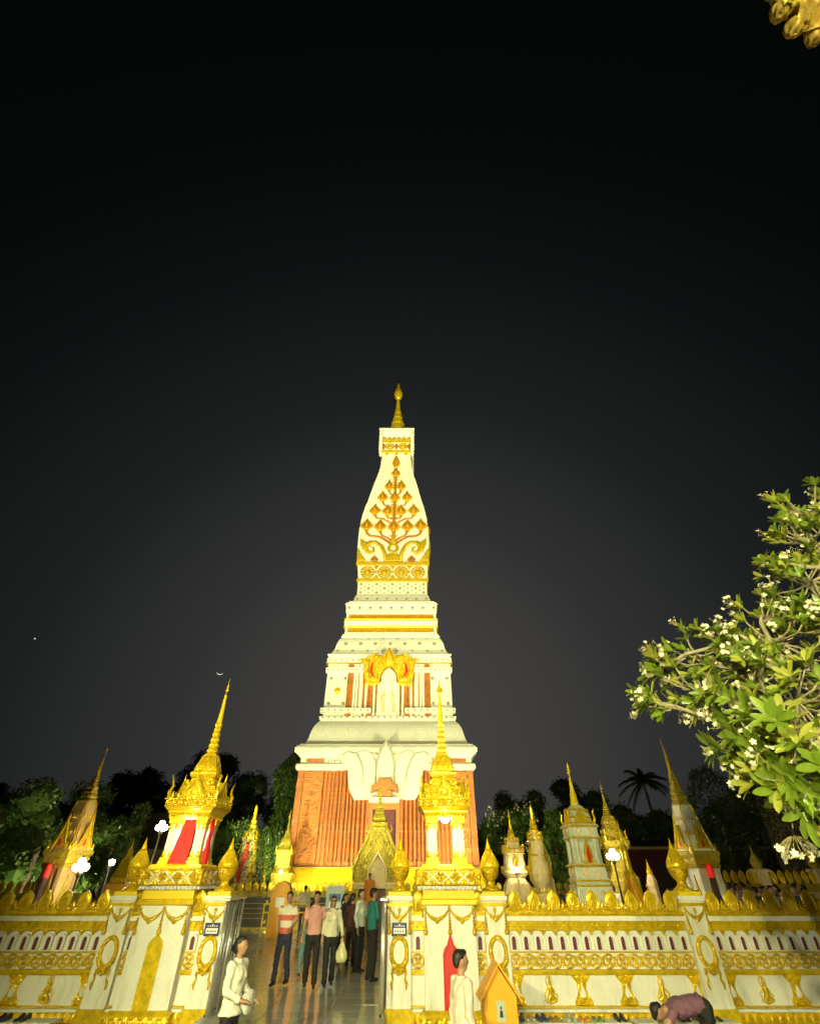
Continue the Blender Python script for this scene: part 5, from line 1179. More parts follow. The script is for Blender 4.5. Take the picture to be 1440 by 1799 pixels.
    if hem and hem < .86:
        h2 = MB(); etube(h2, [(0, 0, hem, .19 + g, .135 + g), (0, 0, .95, .165 + g, .11 + g)]); sh.add([tuple(ln(v)) for v in h2.v], h2.f)
    for s in 'LR':
        a, e, w = ln(V['sh' + s]), ln(V['el' + s]), ln(V['wr' + s])
        if lean: e, w = V['el' + s], V['wr' + s]
        if long_sleeve: sh.cap(a, e, .064 * loose ** .3, .054); sh.tube([e, e.lerp(w, .5), e.lerp(w, .9)], [.053, .048, .042], 10)
        else: sh.tube([a + (a - e) * .08, a, a.lerp(e, .72)], [.03, .064, .062], 12)
    put('shirt', remesh(sh, vox, 'shirt', shirt, 2, .009), t)
    # collar
    c = MB(); c.torus((0, 0, 0), .066, .066, .013, .018, 16, 6); c.xf(lambda x, y, z: tuple(ln((x, z * .92, 1.45 + y - .1 * min(0, z) * -1)))); c.build('collar', shirt, t, smooth=True)
    # trousers or skirt
    tr = MB()
    if skirt:
        etube(tr, [(0, 0, .3, .21, .17), (0, 0, .6, .2, .16), (0, 0, .86, .18, .125), (0, 0, 1.0, .15, .1)])
    else:
        etube(tr, [(0, 0, .8, .165, .12), (0, 0, .9, .178, .125), (0, 0, 1.0, .158, .108)])
        for s in 'LR':
            h, k, n_ = V['hip' + s], V['kn' + s], V['an' + s]; tr.cap(h, k, .098, .074); tr.tube([k + Vector((0, 0, .03)), k, k.lerp(n_, .5), n_ + Vector((0, 0, -.01))], [.06, .074, .068, .064], 12)
    put('skirt' if skirt else 'trousers', remesh(tr, vox, 'trousers', trousers, 2, .009), t)
    hm = MB()
    hm.ell((0, .022, 1.645), (.083, .09, .085), 16, 12)
    if hair in ('bun', 'long', 'pony'): hm.ell((0, .05, 1.6), (.08, .075, .1), 14, 10)
    if hair == 'bun': hm.ell((0, .115, 1.575), (.042, .045, .045), 10, 8)
    if hair == 'long': hm.cap((0, .06, 1.6), (0, .085, 1.36), .075, .065)
    if hair == 'pony': hm.tube([(0, .1, 1.6), (0, .13, 1.52), (0, .12, 1.36)], [.03, .035, .015], 8)
    if hair == 'short': hm.ell((0, -.045, 1.69), (.066, .05, .035), 12, 8); hm.ell((0, .06, 1.6), (.072, .05, .07), 12, 8)
    hm.ell((0, -.04, 1.685), (.06, .045, .03), 10, 8)
    ho = MB(); ho.add([tuple(HT(v)) for v in hm.v], hm.f); put('hair', remesh(ho, .014, 'hair', M['hair'], 1), t)
    ey = MB()
    for sx_ in (-1, 1): ey.ell((sx_ * .03, -.096, 1.613), (.011, .006, .006), 8, 6)
    eo = MB(); eo.add([tuple(HT(v)) for v in ey.v], ey.f); eo.build('eyes', M['hair'], t)
    for s in 'LR':
        f = Vector((P['toe' + s][0], P['toe' + s][1], 0)).normalized(); n_ = V['an' + s]; q = MB()
        q.cap(n_ + Vector((0, 0, -.03)) - f * .04, n_ + f * .15 + Vector((0, 0, -.045)), .045, .036); q.box(0, 0, 0, 0, 0, 0) if False else None
        put('shoe', remesh(q, .016, 'shoe', cloth(shoes, .4), 1), t)
    return t
FL = .38
walkA = dict(hipL=(-.09, 0, .9), knL=(-.1, -.1, .5), anL=(-.1, -.14, .09), knR=(.1, .02, .49), anR=(.1, .17, .1), elL=(-.24, .1, 1.13), wrL=(-.25, .12, .88), elR=(.24, -.02, 1.12), wrR=(.25, -.16, .9))
walkB = dict(knL=(-.1, .0, .49), anL=(-.1, .13, .1), knR=(.1, -.09, .5), anR=(.1, -.12, .09), elL=(-.24, 0, 1.12), wrL=(-.25, -.14, .9), elR=(.24, .08, 1.12), wrR=(.25, .1, .87))
jeans = cloth((.025, .03, .06)); black = cloth((.012, .012, .013)); white = cloth((.66, .65, .56)); pink = cloth((.62, .30, .28)); teal = cloth((.015, .17, .17))
person('man in a white and red striped polo shirt walking out of the gate', (-3.12, 15.64, FL), R(-12), striped(), jeans, 1.72, dict(walkA, elR=(.25, .02, 1.14), wrR=(.2, -.2, 1.02), hnR=(-.3, -1, -.3)), head_turn=R(14))
person('man in a pink shirt and black trousers walking out of the gate', (-2.36, 15.3, FL), R(10), pink, black, 1.73, dict(walkB, shL=(-.19, .02, 1.39)), head_turn=R(-18))
pb = person('woman in a cream blouse and dark glasses carrying a pale plastic bag', (-1.95, 15.45, FL), R(14), cloth((.64, .62, .46)), black, 1.64, dict(walkA, elR=(.25, 0, 1.12), wrR=(.29, -.06, .9), elL=(-.2, .02, 1.12), wrL=(-.22, -.08, .94)), 'long', True, True)
m = MB(); m.box(-.075, .075, -.105, -.092, 1.6, 1.632)
m.build('sunglasses', M['dark'], pb)
m = MB(); n = 14; vs = []
for j in range(9):
    v = j / 8
    for i in range(n):
        a = 2 * math.pi * i / n; r = (.03 + .12 * math.sin(min(1, v * 1.25) * math.pi / 2)) * (1 - .35 * max(0, v - .8) / .2) * (1 + .12 * noise.noise((math.cos(a) * 2, math.sin(a) * 2, v * 5)))
        vs.append((r * math.cos(a), r * .6 * math.sin(a), -.36 * v))
m.add(vs, [(j * n + i, j * n + (i + 1) % n, (j + 1) * n + (i + 1) % n, (j + 1) * n + i) for j in range(8) for i in range(n)] + [tuple(8 * n + i for i in range(n))])
t = thing('plastic_bag', 'pale yellow plastic bag hanging from the hand of the woman in cream', 'bag', (-1.66, 15.42, 1.16)); m.build('bag_body', cloth((.66, .62, .36), .4), t, smooth=True)
m = MB(); m.tube([(-.03, 0, -.02), (-.02, 0, .06), (.02, 0, .06), (.03, 0, -.02)], .008, 5); m.build('bag_handle', cloth((.66, .62, .36), .4), t)
person('small child in pale blue walking behind the striped-shirt man', (-2.82, 16.9, FL), R(20), cloth((.22, .46, .50)), cloth((.2, .42, .46)), 1.18, walkB, 'long', False, True)
person('woman in black walking away to the right, deeper in the gateway', (-2.1, 19.7, FL), R(75), cloth((.02, .02, .024)), black, 1.6, walkA, 'pony', True, True, True)
person('man in a white shirt standing beside the man in teal', (-1.42, 17.6, FL), R(70), cloth((.62, .66, .62)), black, 1.74, dict(elR=(.2, -.1, 1.15), wrR=(.12, -.25, 1.08), hnR=(-.2, -1, 0)), 'short', True)
person('man in a dark teal shirt by the right gate leaf, seen from behind', (-.98, 16.25, FL), R(118), teal, black, 1.78, dict(elL=(-.3, .0, 1.16), wrL=(-.2, -.18, 1.1), hnL=(.3, -1, 0), elR=(.3, .0, 1.16), wrR=(.18, -.2, 1.1)), 'short', True)
person('person in a dark maroon wrap behind the men at the right gate leaf', (-1.75, 18.6, FL), R(160), cloth((.07, .02, .02)), cloth((.03, .02, .02)), 1.62, None, 'short', True)
person('seated figure robed in orange before the arch gate', (-1.95, 28.6, .95), R(0), cloth((.55, .18, .02)), cloth((.5, .16, .02)), 1.6, None, 'short', True, skirt=True)
# bystanders outside the wall
ww = person('woman in a loose white shirt in profile, holding a round white hat', (-2.62, 9.8, .006), R(72), cloth((.72, .71, .60)), black, 1.66, dict(elL=(-.24, -.02, 1.12), wrL=(-.14, -.26, 1.02), hnL=(.3, -1, 0), elR=(.25, .0, 1.13), wrR=(.16, -.26, 1.0), hnR=(-.3, -1, 0)), 'bun', True, True, vox=.0125, hem=.855, loose=1.5, head_turn=R(6))
m = MB(); m.sweep([(.13, 0), (.135, .012), (.1, .03), (.095, .09), (.07, .125), (.02, .135)], C16)
m.xf(lambda x, y, z: (x, z, y)); ht = m.build('hat', cloth((.62, .62, .58)), None, (-2.34, 9.72, .98), R(60), True); tag(ht, 'round white hat held by the woman in the white shirt', 'hat')
person('man in a pale pink shirt looking away, in front of the right gate pillar', (.66, 8.4, .006), R(112), cloth((.66, .54, .46)), cloth((.05, .05, .06)), 1.63, dict(walkB, elL=(-.215, .02, 1.13), wrL=(-.215, -.1, .9), elR=(.215, .03, 1.13), wrR=(.215, .06, .88)), 'short', True, loose=1.1, head_turn=R(-8), vox=.0125)
person('person in a mauve shirt bending down over the bench by the right wall', (4.42, 10.2, .006), R(-95), cloth((.20, .09, .15)), black, 1.62, dict(elL=(-.2, -.62, .72), wrL=(-.14, -.6, .46), elR=(.2, -.62, .72), wrR=(.14, -.6, .46), hipL=(-.09, .06, .9), hipR=(.09, .06, .9), knL=(-.1, .02, .48), knR=(.1, .02, .48)), 'short', False, lean=R(98), loose=1.2)
# crowd behind the right wall
protos = []
for c, h_, ls, fm in (((.5, .48, .42), 'short', True, False), ((.24, .22, .2), 'short', False, False), ((.55, .5, .45), 'long', True, True), ((.3, .2, .18), 'bun', False, True), ((.1, .1, .12), 'short', False, False)):
    protos.append(person('person', (0, 0, -50), 0, cloth(c), cloth((.05, .05, .06)), 1.62, walkA if fm else None, h_, ls, fm, vox=.022))
struct(MB().bbox(6.3, 16.3, 17.4, 25.2, .36, .525).build('platform', M['granite']))
CN = ['pale-shirted person, X in the crowd behind the right wall', 'grey-shirted person, X in the crowd behind the right wall', 'long-haired woman in pale top, X in the crowd behind the right wall', 'woman with tied hair, X in the crowd behind the right wall', 'person in a dark top, X in the crowd behind the right wall']
random.seed(21); used = set(); spots = []
for i in range(36):
    for _ in range(30):
        x = random.uniform(7.2, 15.5); y = random.uniform(18, 24.5)
        if all((x - a) ** 2 + (y - b) ** 2 > .3 for a, b in spots) and (x - 10.45) ** 2 + (y - 21) ** 2 > 1.6 and (x - 8.6) ** 2 + (y - 24) ** 2 > .9 and (x - 7.1) ** 2 + (y - 19) ** 2 > .4 and (x - 7.75) ** 2 + (y - 22) ** 2 > .3: break
    spots.append((x, y)); k = random.randrange(5)
    o = protos[k] if k not in used else copy_tree(protos[k]); used.add(k)
    o['label'] = CN[k]; o['group'] = 'crowd behind the right wall'; o.location = (x, y, .53); o.rotation_euler = (0, 0, random.uniform(0, 6.28)); s_ = random.uniform(.93, 1.06); o.scale = (s_ * .95, s_ * .95, s_ * .95)
ORD = 'first second third fourth fifth sixth seventh eighth ninth tenth eleventh twelfth'.split()
for k in range(5):
    row = sorted([o for o in bpy.data.objects if o.parent is None and o.get('label') == CN[k]], key=lambda o: o.location.x / o.location.y)
    for i, o in enumerate(row): o['label'] = CN[k].replace('X', ORD[i] + ' from left')
for x, y, k, lb in ((-9.0, 21.5, 4, 'dark-haired person beyond the left wall near the small pyramid spirelet'), (-9.9, 22.5, 1, 'person beyond the left wall beside the glaring lamp'), (3.3, 20.5, 1, 'person whose head shows behind the lotus crest right of the gate'), (4.6, 18.2, 4, 'dark-haired person behind the lotus crest near the wrapped chedi'), (-5.0, 28.6, 0, 'person in a pale shirt beside the orange cabinet')):
    o = copy_tree(protos[k]); o['label'] = lb; del o['group']; o.location = (x, y, .376); o.rotation_euler = (0, 0, R(200))

# ------------------------------------------------------------------ bench, shoes, donation box
def bench(x0, x1, label):
    t = thing('bench', label, 'bench', ((x0 + x1) / 2, 12.4, .006), 0, 'low shoe benches along the wall'); w = (x1 - x0) / 2
    m = MB(); m.bbox(-w, w, -.2, .2, .31, .345, .008); m.build('seat', M['plaster'], t)
    for sx_ in (-1, 1):
        m = MB(); m.tube([(sx_ * (w - .06), -.16, 0), (sx_ * (w - .06), -.16, .3), (sx_ * (w - .06), .16, .3), (sx_ * (w - .06), .16, 0)], .018, 8); m.build('leg_frame', M['steel'], t)
    return t
bench(1.85, 4.0, 'low white bench lined with shoes, right of the orange box'); bench(4.1, 5.95, 'low white bench beside the bending person in mauve'); bench(-8.6, -6.45, 'low white bench under the left wall')
def shoe_mesh(kind):
    m = MB(); prof = [(-.12, .03), (-.11, .038), (-.05, .036), (0, .032), (.06, .042), (.11, .038), (.13, .012)]
    vs = []; n = 10
    for y, r in prof:
        h = .05 if kind and y < .02 else .03
        for j in range(n): a = 2 * math.pi * j / n; vs.append((r * math.cos(a), -y, max(0, .012 + h * math.sin(a) + (.02 if kind and y < 0 else 0))))
    m.add(vs, [(i * n + j, i * n + (j + 1) % n, (i + 1) * n + (j + 1) % n, (i + 1) * n + j) for i in range(len(prof) - 1) for j in range(n)] + [tuple(range(n))[::-1], tuple((len(prof) - 1) * n + j for j in range(n))])
    return m
SHM = {}
for i, (x, col, k, lb) in enumerate(((2.0, (.12, .1, .08), 1, 'brown shoes nearest the orange box on the bench'), (2.2, (.5, .45, .35), 0, 'beige sandals on the bench'), (2.42, (.06, .08, .2), 1, 'navy shoes on the bench'), (2.66, (.3, .2, .05), 0, 'tan sandals on the bench'), (2.95, (.4, .42, .38), 1, 'grey trainers on the bench'), (3.2, (.62, .22, .03), 0, 'orange sandals on the bench'), (3.44, (.12, .22, .05), 0, 'green slippers on the bench'), (3.85, (.02, .02, .025), 1, 'black shoes at the right end of the first bench'),
                                    (5.0, (.02, .02, .02), 1, 'black shoes on the second bench near the bending person'), (5.3, (.04, .04, .045), 1, 'dark grey shoes on the second bench'), (5.6, (.05, .04, .03), 0, 'dark brown sandals at the right end of the second bench'), (-7.1, (.02, .025, .03), 1, 'dark shoes on the left bench'), (-7.45, (.03, .03, .03), 1, 'black shoes at the left edge on the left bench'))):
    t = thing('shoe_pair', lb, 'shoes', (x, 12.4, .353), R(random.uniform(-15, 15)), 'shoes left on the benches')
    for sx_ in (-1, 1):
        m = shoe_mesh(k); m.xf(lambda a, b, c: (a + sx_ * .055, b, c)); m.build('shoe', cloth(col, .6), t, smooth=True)
t = thing('donation_box', 'orange house-shaped box with gabled roof before the right gate pillar', 'box', (1.51, 11.35, .006))
m = MB(); m.box(-.27, .27, -.22, .22, 0, .84); m.prism([(-.27, .84), (.27, .84), (0, 1.18)], -.22, .22); m.build('body', M['orange'], t)
for sx_ in (-1, 1):
    m = MB(); P = [(sx_ * .36, .79), (0, 1.245), (0, 1.21), (sx_ * .335, .775)]; m.prism(P[::-1] if sx_ > 0 else P, -.32, .3); m.build('roof_slope', M['orange'], t)
m = MB(); m.box(-.07, .07, -.235, -.221, .54, .78); pq = m.build('plaque', mat('pale_plaque', (.45, .5, .4), .5), t)
m = MB(); m.ell((0, -.236, .7), (.016, .005, .02), 8, 6); m.pad([(-.03, .59), (.03, .59), (.022, .66), (0, .68), (-.022, .66)], -.235, .005, .8); m.build('plaque_mark', M['dark'], pq)

# ------------------------------------------------------------------ foliage
import numpy as np
rng = np.random.default_rng(5)
def leaf_cloud(name, pts, size, m_, parent, droop=.0, aspect=.45):
    """many small folded leaves at the given points, one mesh"""
    pts = np.asarray(pts); n = len(pts)
    d = rng.normal(size=(n, 3)); d[:, 2] -= droop; d /= np.linalg.norm(d, axis=1)[:, None]
    s = np.cross(d, rng.normal(size=(n, 3))); s /= np.linalg.norm(s, axis=1)[:, None]; u = np.cross(s, d)
    L = size * rng.uniform(.6, 1.3, (n, 1)); w = L * aspect
    v = np.stack([pts, pts + d * L * .5 + s * w * .5 + u * w * .15, pts + d * L, pts + d * L * .5 - s * w * .5 + u * w * .15], 1).reshape(-1, 3)
    me = bpy.data.meshes.new(name); me.vertices.add(n * 4); me.vertices.foreach_set('co', v.ravel()); me.loops.add(n * 6); me.polygons.add(n * 2)
    b = np.arange(n)[:, None] * 4; idx = np.concatenate([b, b + 1, b + 2, b, b + 2, b + 3], 1).ravel().astype(np.int32)
    me.loops.foreach_set('vertex_index', idx); me.polygons.foreach_set('loop_start', np.arange(0, n * 6, 3, dtype=np.int32)); me.polygons.foreach_set('loop_total', np.full(n * 2, 3, dtype=np.int32))
    me.materials.append(m_); me.update(calc_edges=True); me.validate(); return put(name, me, parent)
def clumps(centers, per):
    out = []
    for (x, y, z, rx, ry, rz), in zip(centers):
        p = rng.normal(size=(per, 3)); p /= np.linalg.norm(p, axis=1)[:, None]; r = rng.uniform(.35, 1, (per, 1)) ** .5; out.append(p * r * np.array([rx, ry, rz]) + np.array([x, y, z]))
    return np.concatenate(out)
def tree(name, label, x, y, h, rx, crown_z, m_, nclump=26, per=260, size=.28, seed=0, ry=None, droop=0, flat=1):
    global rng
    rng = np.random.default_rng(100 + seed); t = thing(name, label, 'tree', (x, y, 0)); ry = ry or rx
    rz = (h - crown_z) / 2; cz = crown_z + rz
    m = MB(); m.tube([(0, 0, 0), (.1, .05, crown_z * .5), (0, .1, crown_z), (.05, 0, cz)], [rx * .09, rx * .07, rx * .055, rx * .03], 8)
    C = []
    for i in range(nclump):
        p = rng.normal(size=3); p /= np.linalg.norm(p); q = rng.uniform(.45, .95); f = rng.uniform(.2, .36)
        c = (p[0] * rx * q, p[1] * ry * q, cz + p[2] * rz * q * flat, rx * f, ry * f, rz * f * .9); C.append(c)
        if i % 3 == 0: m.tube([(0, .1, crown_z * .95), (c[0] * .5, c[1] * .5, (crown_z + c[2]) / 2), c[:3]], [rx * .04, rx * .025, rx * .01], 5)
    core = MB()
    for c in C: core.ell(c[:3], (c[3] * .72, c[4] * .72, c[5] * .72), 9, 7)
    core.xf(lambda x, y, z: (x + .12 * rx * noise.noise((x, y, z)), y, z + .12 * rx * noise.noise((y, z, x + 5))))
    m.build('trunk', M['bark'], t); cr = leaf_cloud('crown', clumps(C, per), size, m_, t, droop); core.build('inner_foliage', m_, cr); return t
tree('tree', 'bushy green tree lit at the left edge behind the balustrade', -17.3, 26.5, 6.1, 3.4, 1.0, M['leafg'], 34, 420, .22, 1)
tree('tree', 'smaller bright-leaved tree right of the bushy left tree', -14.0, 27, 5.3, 1.5, 1.5, M['leafg'], 16, 300, .22, 2)
tree('tree', 'dark rounded tree silhouette behind the left lamps', -31, 62, 12.6, 6.5, 2, M['leaf'], 34, 540, .34, 3)
tree('tree', 'tallest dark tree silhouette behind the left gate pavilion', -23.5, 64, 15.0, 6.0, 3, M['leaf'], 36, 540, .34, 4)
tree('tree', 'dark tree silhouette farther left on the skyline', -46, 66, 11.5, 7, 1, M['leaf'], 32, 500, .34, 5)
tree('tree', 'dark tree silhouette at the far left skyline', -60, 66, 10.5, 8, 1, M['leaf'], 32, 500, .34, 6)
tree('tree', 'dark tree silhouette just left of the stupa', -13.5, 66, 14.8, 4.6, 2, M['leaf'], 34, 540, .34, 7)
def column_tree():
    global rng
    rng = np.random.default_rng(77); t = thing('weeping_tree', 'tall narrow weeping evergreen column beside the stupa', 'tree', (-11.6, 50, 0)); m = MB(); m.tube([(0, 0, 0), (0, 0, 7), (.2, 0, 11.8)], [.25, .18, .04], 8); m.build('trunk', M['bark'], t)
    n = 9000; z = rng.uniform(1.0, 12.0, n); r = np.where(z > 10.6, (12.1 - z) / 1.5, .78 + .22 * np.sin(z * 1.3 + 1)) * 1.5; a = rng.uniform(0, 6.283, n); q = rng.uniform(.5, 1, n) ** .5
    leaf_cloud('crown', np.stack([np.cos(a) * r * q + (z - 6) * .06, np.sin(a) * r * q, z], 1), .45, M['leafg'], t, 2.2, .25)
column_tree()
def shell_tree(name, label, x, y, c, r, n, size, m_, seed):
    global rng
    rng = np.random.default_rng(seed); t = thing(name, label, 'tree', (x, y, 0)); p = rng.normal(size=(n, 3)); p /= np.linalg.norm(p, axis=1)[:, None]; p *= np.array(r) * (rng.uniform(.8, 1, (n, 1)) ** .5) * (1 + .08 * np.sin(p[:, :1] * 9) * np.cos(p[:, 1:2] * 8)); p += np.array(c)
    m = MB(); m.tube([(0, 0, 0), (0, 0, c[2])], [.25, .12], 8); m.build('trunk', M['bark'], t); leaf_cloud('crown', p[p[:, 2] > .3], size, m_, t); return t
shell_tree('clipped_tree', 'clipped round green dome behind the left gate pavilion', -9.95, 33, (0, 0, 2.6), (1.9, 1.6, 2.5), 9000, .13, M['leafg'], 11)
shell_tree('clipped_tree', 'large clipped dark green mound at the right behind the frangipani', 20.5, 30.5, (0, 0, 3.4), (3.6, 2.6, 3.4), 14000, .16, M['leaf'], 12)
shell_tree('clipped_tree', 'tall clipped green column right of the white roofed pavilion', 17.4, 31, (0, 0, 4.6), (1.5, 1.5, 3.0), 7000, .16, M['leaf'], 13)
tp = tree('frangipani_tree', 'pale flowering frangipani behind the hall eave right of the stupa', 7.9, 45, 7.3, 2.4, 3.4, M['leafg'], 22, 260, .24, 14)
rng = np.random.default_rng(3); leaf_cloud('blossoms', clumps([(rng.uniform(-2, 2), rng.uniform(-2, 0), rng.uniform(4.2, 7), .5, .5, .4) for _ in range(26)], 14), .16, M['petal'], tp, 0, .9)
tree('tree', 'feathery light green young tree right of the wrapped chedi', 10.3, 40, 6.6, 1.3, 1.2, M['leafg'], 24, 170, .3, 15, droop=-.8)
for i, (x, y, h, r, lb) in enumerate(((13.5, 66, 10.6, 4.5, 'dark tree silhouette right of the stupa above the red hall'), (20, 68, 11.6, 5.5, 'dark tree silhouette behind the pale blue-green chedi'), (27, 67, 10.2, 5, 'dark tree silhouette behind the brownish tower spire'), (40, 66, 10.8, 6, 'dark tree silhouette below the palm at right'), (54, 64, 11.5, 7, 'dark tree silhouette at the right edge'))):
    tree('tree', lb, x, y, h, r, 1.5, M['leaf'], 30, 520, .34, 20 + i)
# palm
t = thing('palm_tree', 'dark coconut palm silhouette against the sky at the right', 'tree', (30.6, 70, 0)); m = MB(); m.tube([(0, 0, 0), (.4, 0, 6), (.2, 0, 12.4)], [.3, .22, .16], 8); m.build('trunk', M['bark'], t)
rng = np.random.default_rng(9)
for k in range(17):
    a = k * 2.4; el = rng.uniform(-.3, 1.1); L = rng.uniform(2.6, 3.6); m = MB(); pr = []
    for j in range(11):
        q = j / 10; pr.append(Vector((.2 + math.cos(a) * L * q * math.cos(el * (1 - q * .5)), math.sin(a) * L * q * math.cos(el * (1 - q * .5)), 12.4 + L * q * math.sin(el) - 1.8 * q * q)))
    m.tube(pr, [.05 - .004 * j for j in range(11)], 5)
    for j in range(1, 11):
        d_ = (pr[j] - pr[j - 1]).normalized(); s_ = d_.cross(Vector((0, 0, 1))).normalized()
        for sg in (-1, 1):
            for o_ in (0, .5):
                b = pr[j - 1].lerp(pr[j], o_); e = b + s_ * sg * .75 * (1 - j * .06) + d_ * .35 + Vector((0, 0, -.35)); m.add([tuple(b), tuple(b + d_ * .26), tuple(e)], [(0, 1, 2)])
    m.build('frond', M['leaf'], t)

# ------------------------------------------------------------------ frangipani in the right foreground
random.seed(33)
FT = thing('frangipani_tree', 'large flowering frangipani branching in from the right foreground', 'tree', (5.7, 4.7, 0))
FO = Vector((5.7, 4.7, 0))
CLP = [(5.36, 4.84, 6.28, 0.4), (5.07, 4.93, 5.84, 0.33), (4.78, 5.25, 5.6, 0.2), (4.94, 5.12, 5.27, 0.5), (4.48, 5.39, 4.94, 0.36), (3.87, 5.55, 4.74, 0.26), (4.8, 5.06, 4.71, 0.35), (3.99, 5.37, 4.15, 0.34), (3.54, 5.66, 4.6, 0.28), (3.15, 5.77, 4.46, 0.2), (2.85, 5.7, 4.06, 0.2), (3.42, 5.74, 4.17, 0.36), (3.94, 5.55, 4.41, 0.42), (4.48, 5.28, 4.59, 0.5), (4.03, 4.98, 3.85, 0.42), (3.58, 5.24, 3.84, 0.34), (3.42, 4.78, 3.45, 0.3), (3.38, 5.27, 3.48, 0.2), (3.55, 4.77, 3.14, 0.28), (3.4, 5.05, 3.11, 0.16), (3.89, 5.0, 2.85, 0.3), (5.01, 5.47, 3.87, 0.6), (5.59, 5.21, 5.16, 0.6), (6.12, 4.86, 6.25, 0.5), (4.54, 5.3, 3.12, 0.4)]
m = MB(); nl = 5
prof = [(0, .012), (.12, .35), (.3, .75), (.55, 1.0), (.78, .9), (.93, .5), (1, .02)]
vs = []
for q, w in prof:
    z = -.10 * q * q; hw = .5 * w * .30
    vs += [(-hw, q, z + abs(hw) * .35), (0, q, z), (hw, q, z + abs(hw) * .35)]
m.add(vs, [(i * 3 + j, i * 3 + j + 1, i * 3 + j + 4, i * 3 + j + 3) for i in range(6) for j in range(2)]); LV, LF = m.v, m.f
m = MB(); PV = []; PF = []
for k in range(5):
    a = k * 2 * math.pi / 5; c, s = math.cos(a), math.sin(a); o = len(PV)
    for x, y, z in ((-.1, .05, .0), (.14, .1, .05), (-.3, .5, .12), (.36, .55, .05), (-.2, .92, .1), (.22, .95, .12), (.02, 1.05, .06)): PV.append((c * x - s * y, s * x + c * y, z))
    PF += [[o, o + 1, o + 3, o + 2], [o + 2, o + 3, o + 5, o + 4], [o + 4, o + 5, o + 6]]
leaf_me = [MB().add(LV, LF).mesh('leaf', M[k], True) for k in ('leafp', 'leafy')]
flower_me = MB().add(PV, PF).mesh('flower', M['petal'], True)
leaves = []; flowers = []; wood = MB(); stalks = MB()
CC = Vector((5.3, 5.0, 3.6)); top = Vector((5.4, 4.85, 2.1))
wood.tube([FO, FO + Vector((.05, .05, .9)), (5.55, 4.8, 1.6), top], [.16, .14, .12, .1], 10)
LIMB = [Vector(q) for q in ((4.7, 5.1, 2.9), (4.25, 5.25, 3.6), (5.2, 5.0, 3.3), (5.05, 5.05, 4.4), (5.3, 4.95, 5.4), (4.3, 5.2, 4.2))]
for P in ([top, LIMB[0], LIMB[1]], [top, LIMB[2], LIMB[3], LIMB[4]], [LIMB[2], Vector((4.7, 5.15, 3.8)), LIMB[5]]): wood.tube(P, [.085, .065, .045, .035][:len(P)], 9)
for ci, (x, y, z, r) in enumerate(CLP):
    c = Vector((x, y, z)); root = min(LIMB, key=lambda q: (q - c).length + .25 * (q - top).length); mid = root.lerp(c, .5) + Vector((random.uniform(-.15, .15), random.uniform(-.1, .25), random.uniform(-.1, .35)))
    pth = [root, root.lerp(mid, .5) + Vector((0, .03, .04)), mid, mid.lerp(c, .5) + Vector((random.uniform(-.08, .08), random.uniform(-.08, .08), .05)), c]
    wood.tube(pth, [.034, .028, .024, .02, .013], 7)
    for k in range(int(62 * r ** 1.5) + 4):
        d = Vector((random.gauss(0, 1), random.gauss(0, 1), random.gauss(0, 1) + .15)).normalized()
        tip = c + d * r * random.uniform(.55, 1.05)
        ax = (tip - CC).normalized() * .8 + d * .7 + Vector((0, 0, .25)); ax.normalize()
        b0 = mid.lerp(c, random.uniform(.45, 1.0)); kn = b0.lerp(tip, .55) + Vector((random.uniform(-.05, .05), random.uniform(-.05, .05), -.03))
        wood.tube([b0, kn, tip], [.012, .01, .008], 5)
        nlv = random.randint(7, 11); ph = random.random() * 6.28; tilt0 = random.uniform(.75, 1.2); young = random.random() < .5
        q = ax.to_track_quat('Z', 'Y')
        for i in range(nlv):
            a = ph + i * 2.4; tl = tilt0 + random.uniform(-.25, .25) - .04 * i; L = random.uniform(.17, .28) if z < 3.6 else random.uniform(.12, .2)
            dv = q @ Vector((math.cos(a) * math.sin(tl), math.sin(a) * math.sin(tl), math.cos(tl))); up = q @ Vector((-math.cos(a) * math.cos(tl), -math.sin(a) * math.cos(tl), math.sin(tl)))
            sd = dv.cross(up).normalized(); R3 = Matrix((sd, dv, up)).transposed().to_4x4()
            leaves.append((Matrix.Translation(tip - ax * .02 * i * .3) @ R3 @ Matrix.Scale(L, 4), young and i % 3 != 0))
        if random.random() < (.45 if z > 3.2 else .3):
            fa = (ax + Vector((random.uniform(-.5, .2), random.uniform(-.4, .3), random.uniform(-.6, .2)))).normalized(); st = tip + fa * random.uniform(.05, .1)
            stalks.tube([tip, st], [.006, .005], 4)
            for i in range(random.randint(5, 11)):
                e = (fa + Vector((random.gauss(0, .45), random.gauss(0, .45), random.gauss(0, .45)))).normalized(); L = random.uniform(.06, .16); p = st + e * L; k2 = st + e * L * .5 + Vector((0, 0, -.012))
                stalks.tube([st, k2, p], [.0035, .003, .003], 4)
                if random.random() < .8:
                    nq = (e + Vector((random.gauss(0, .4), random.gauss(0, .4) - .3, random.gauss(0, .4)))).normalized().to_track_quat('Z', 'Y').to_matrix().to_4x4(); flowers.append(Matrix.Translation(p) @ nq @ Matrix.Scale(random.uniform(.019, .031), 4))
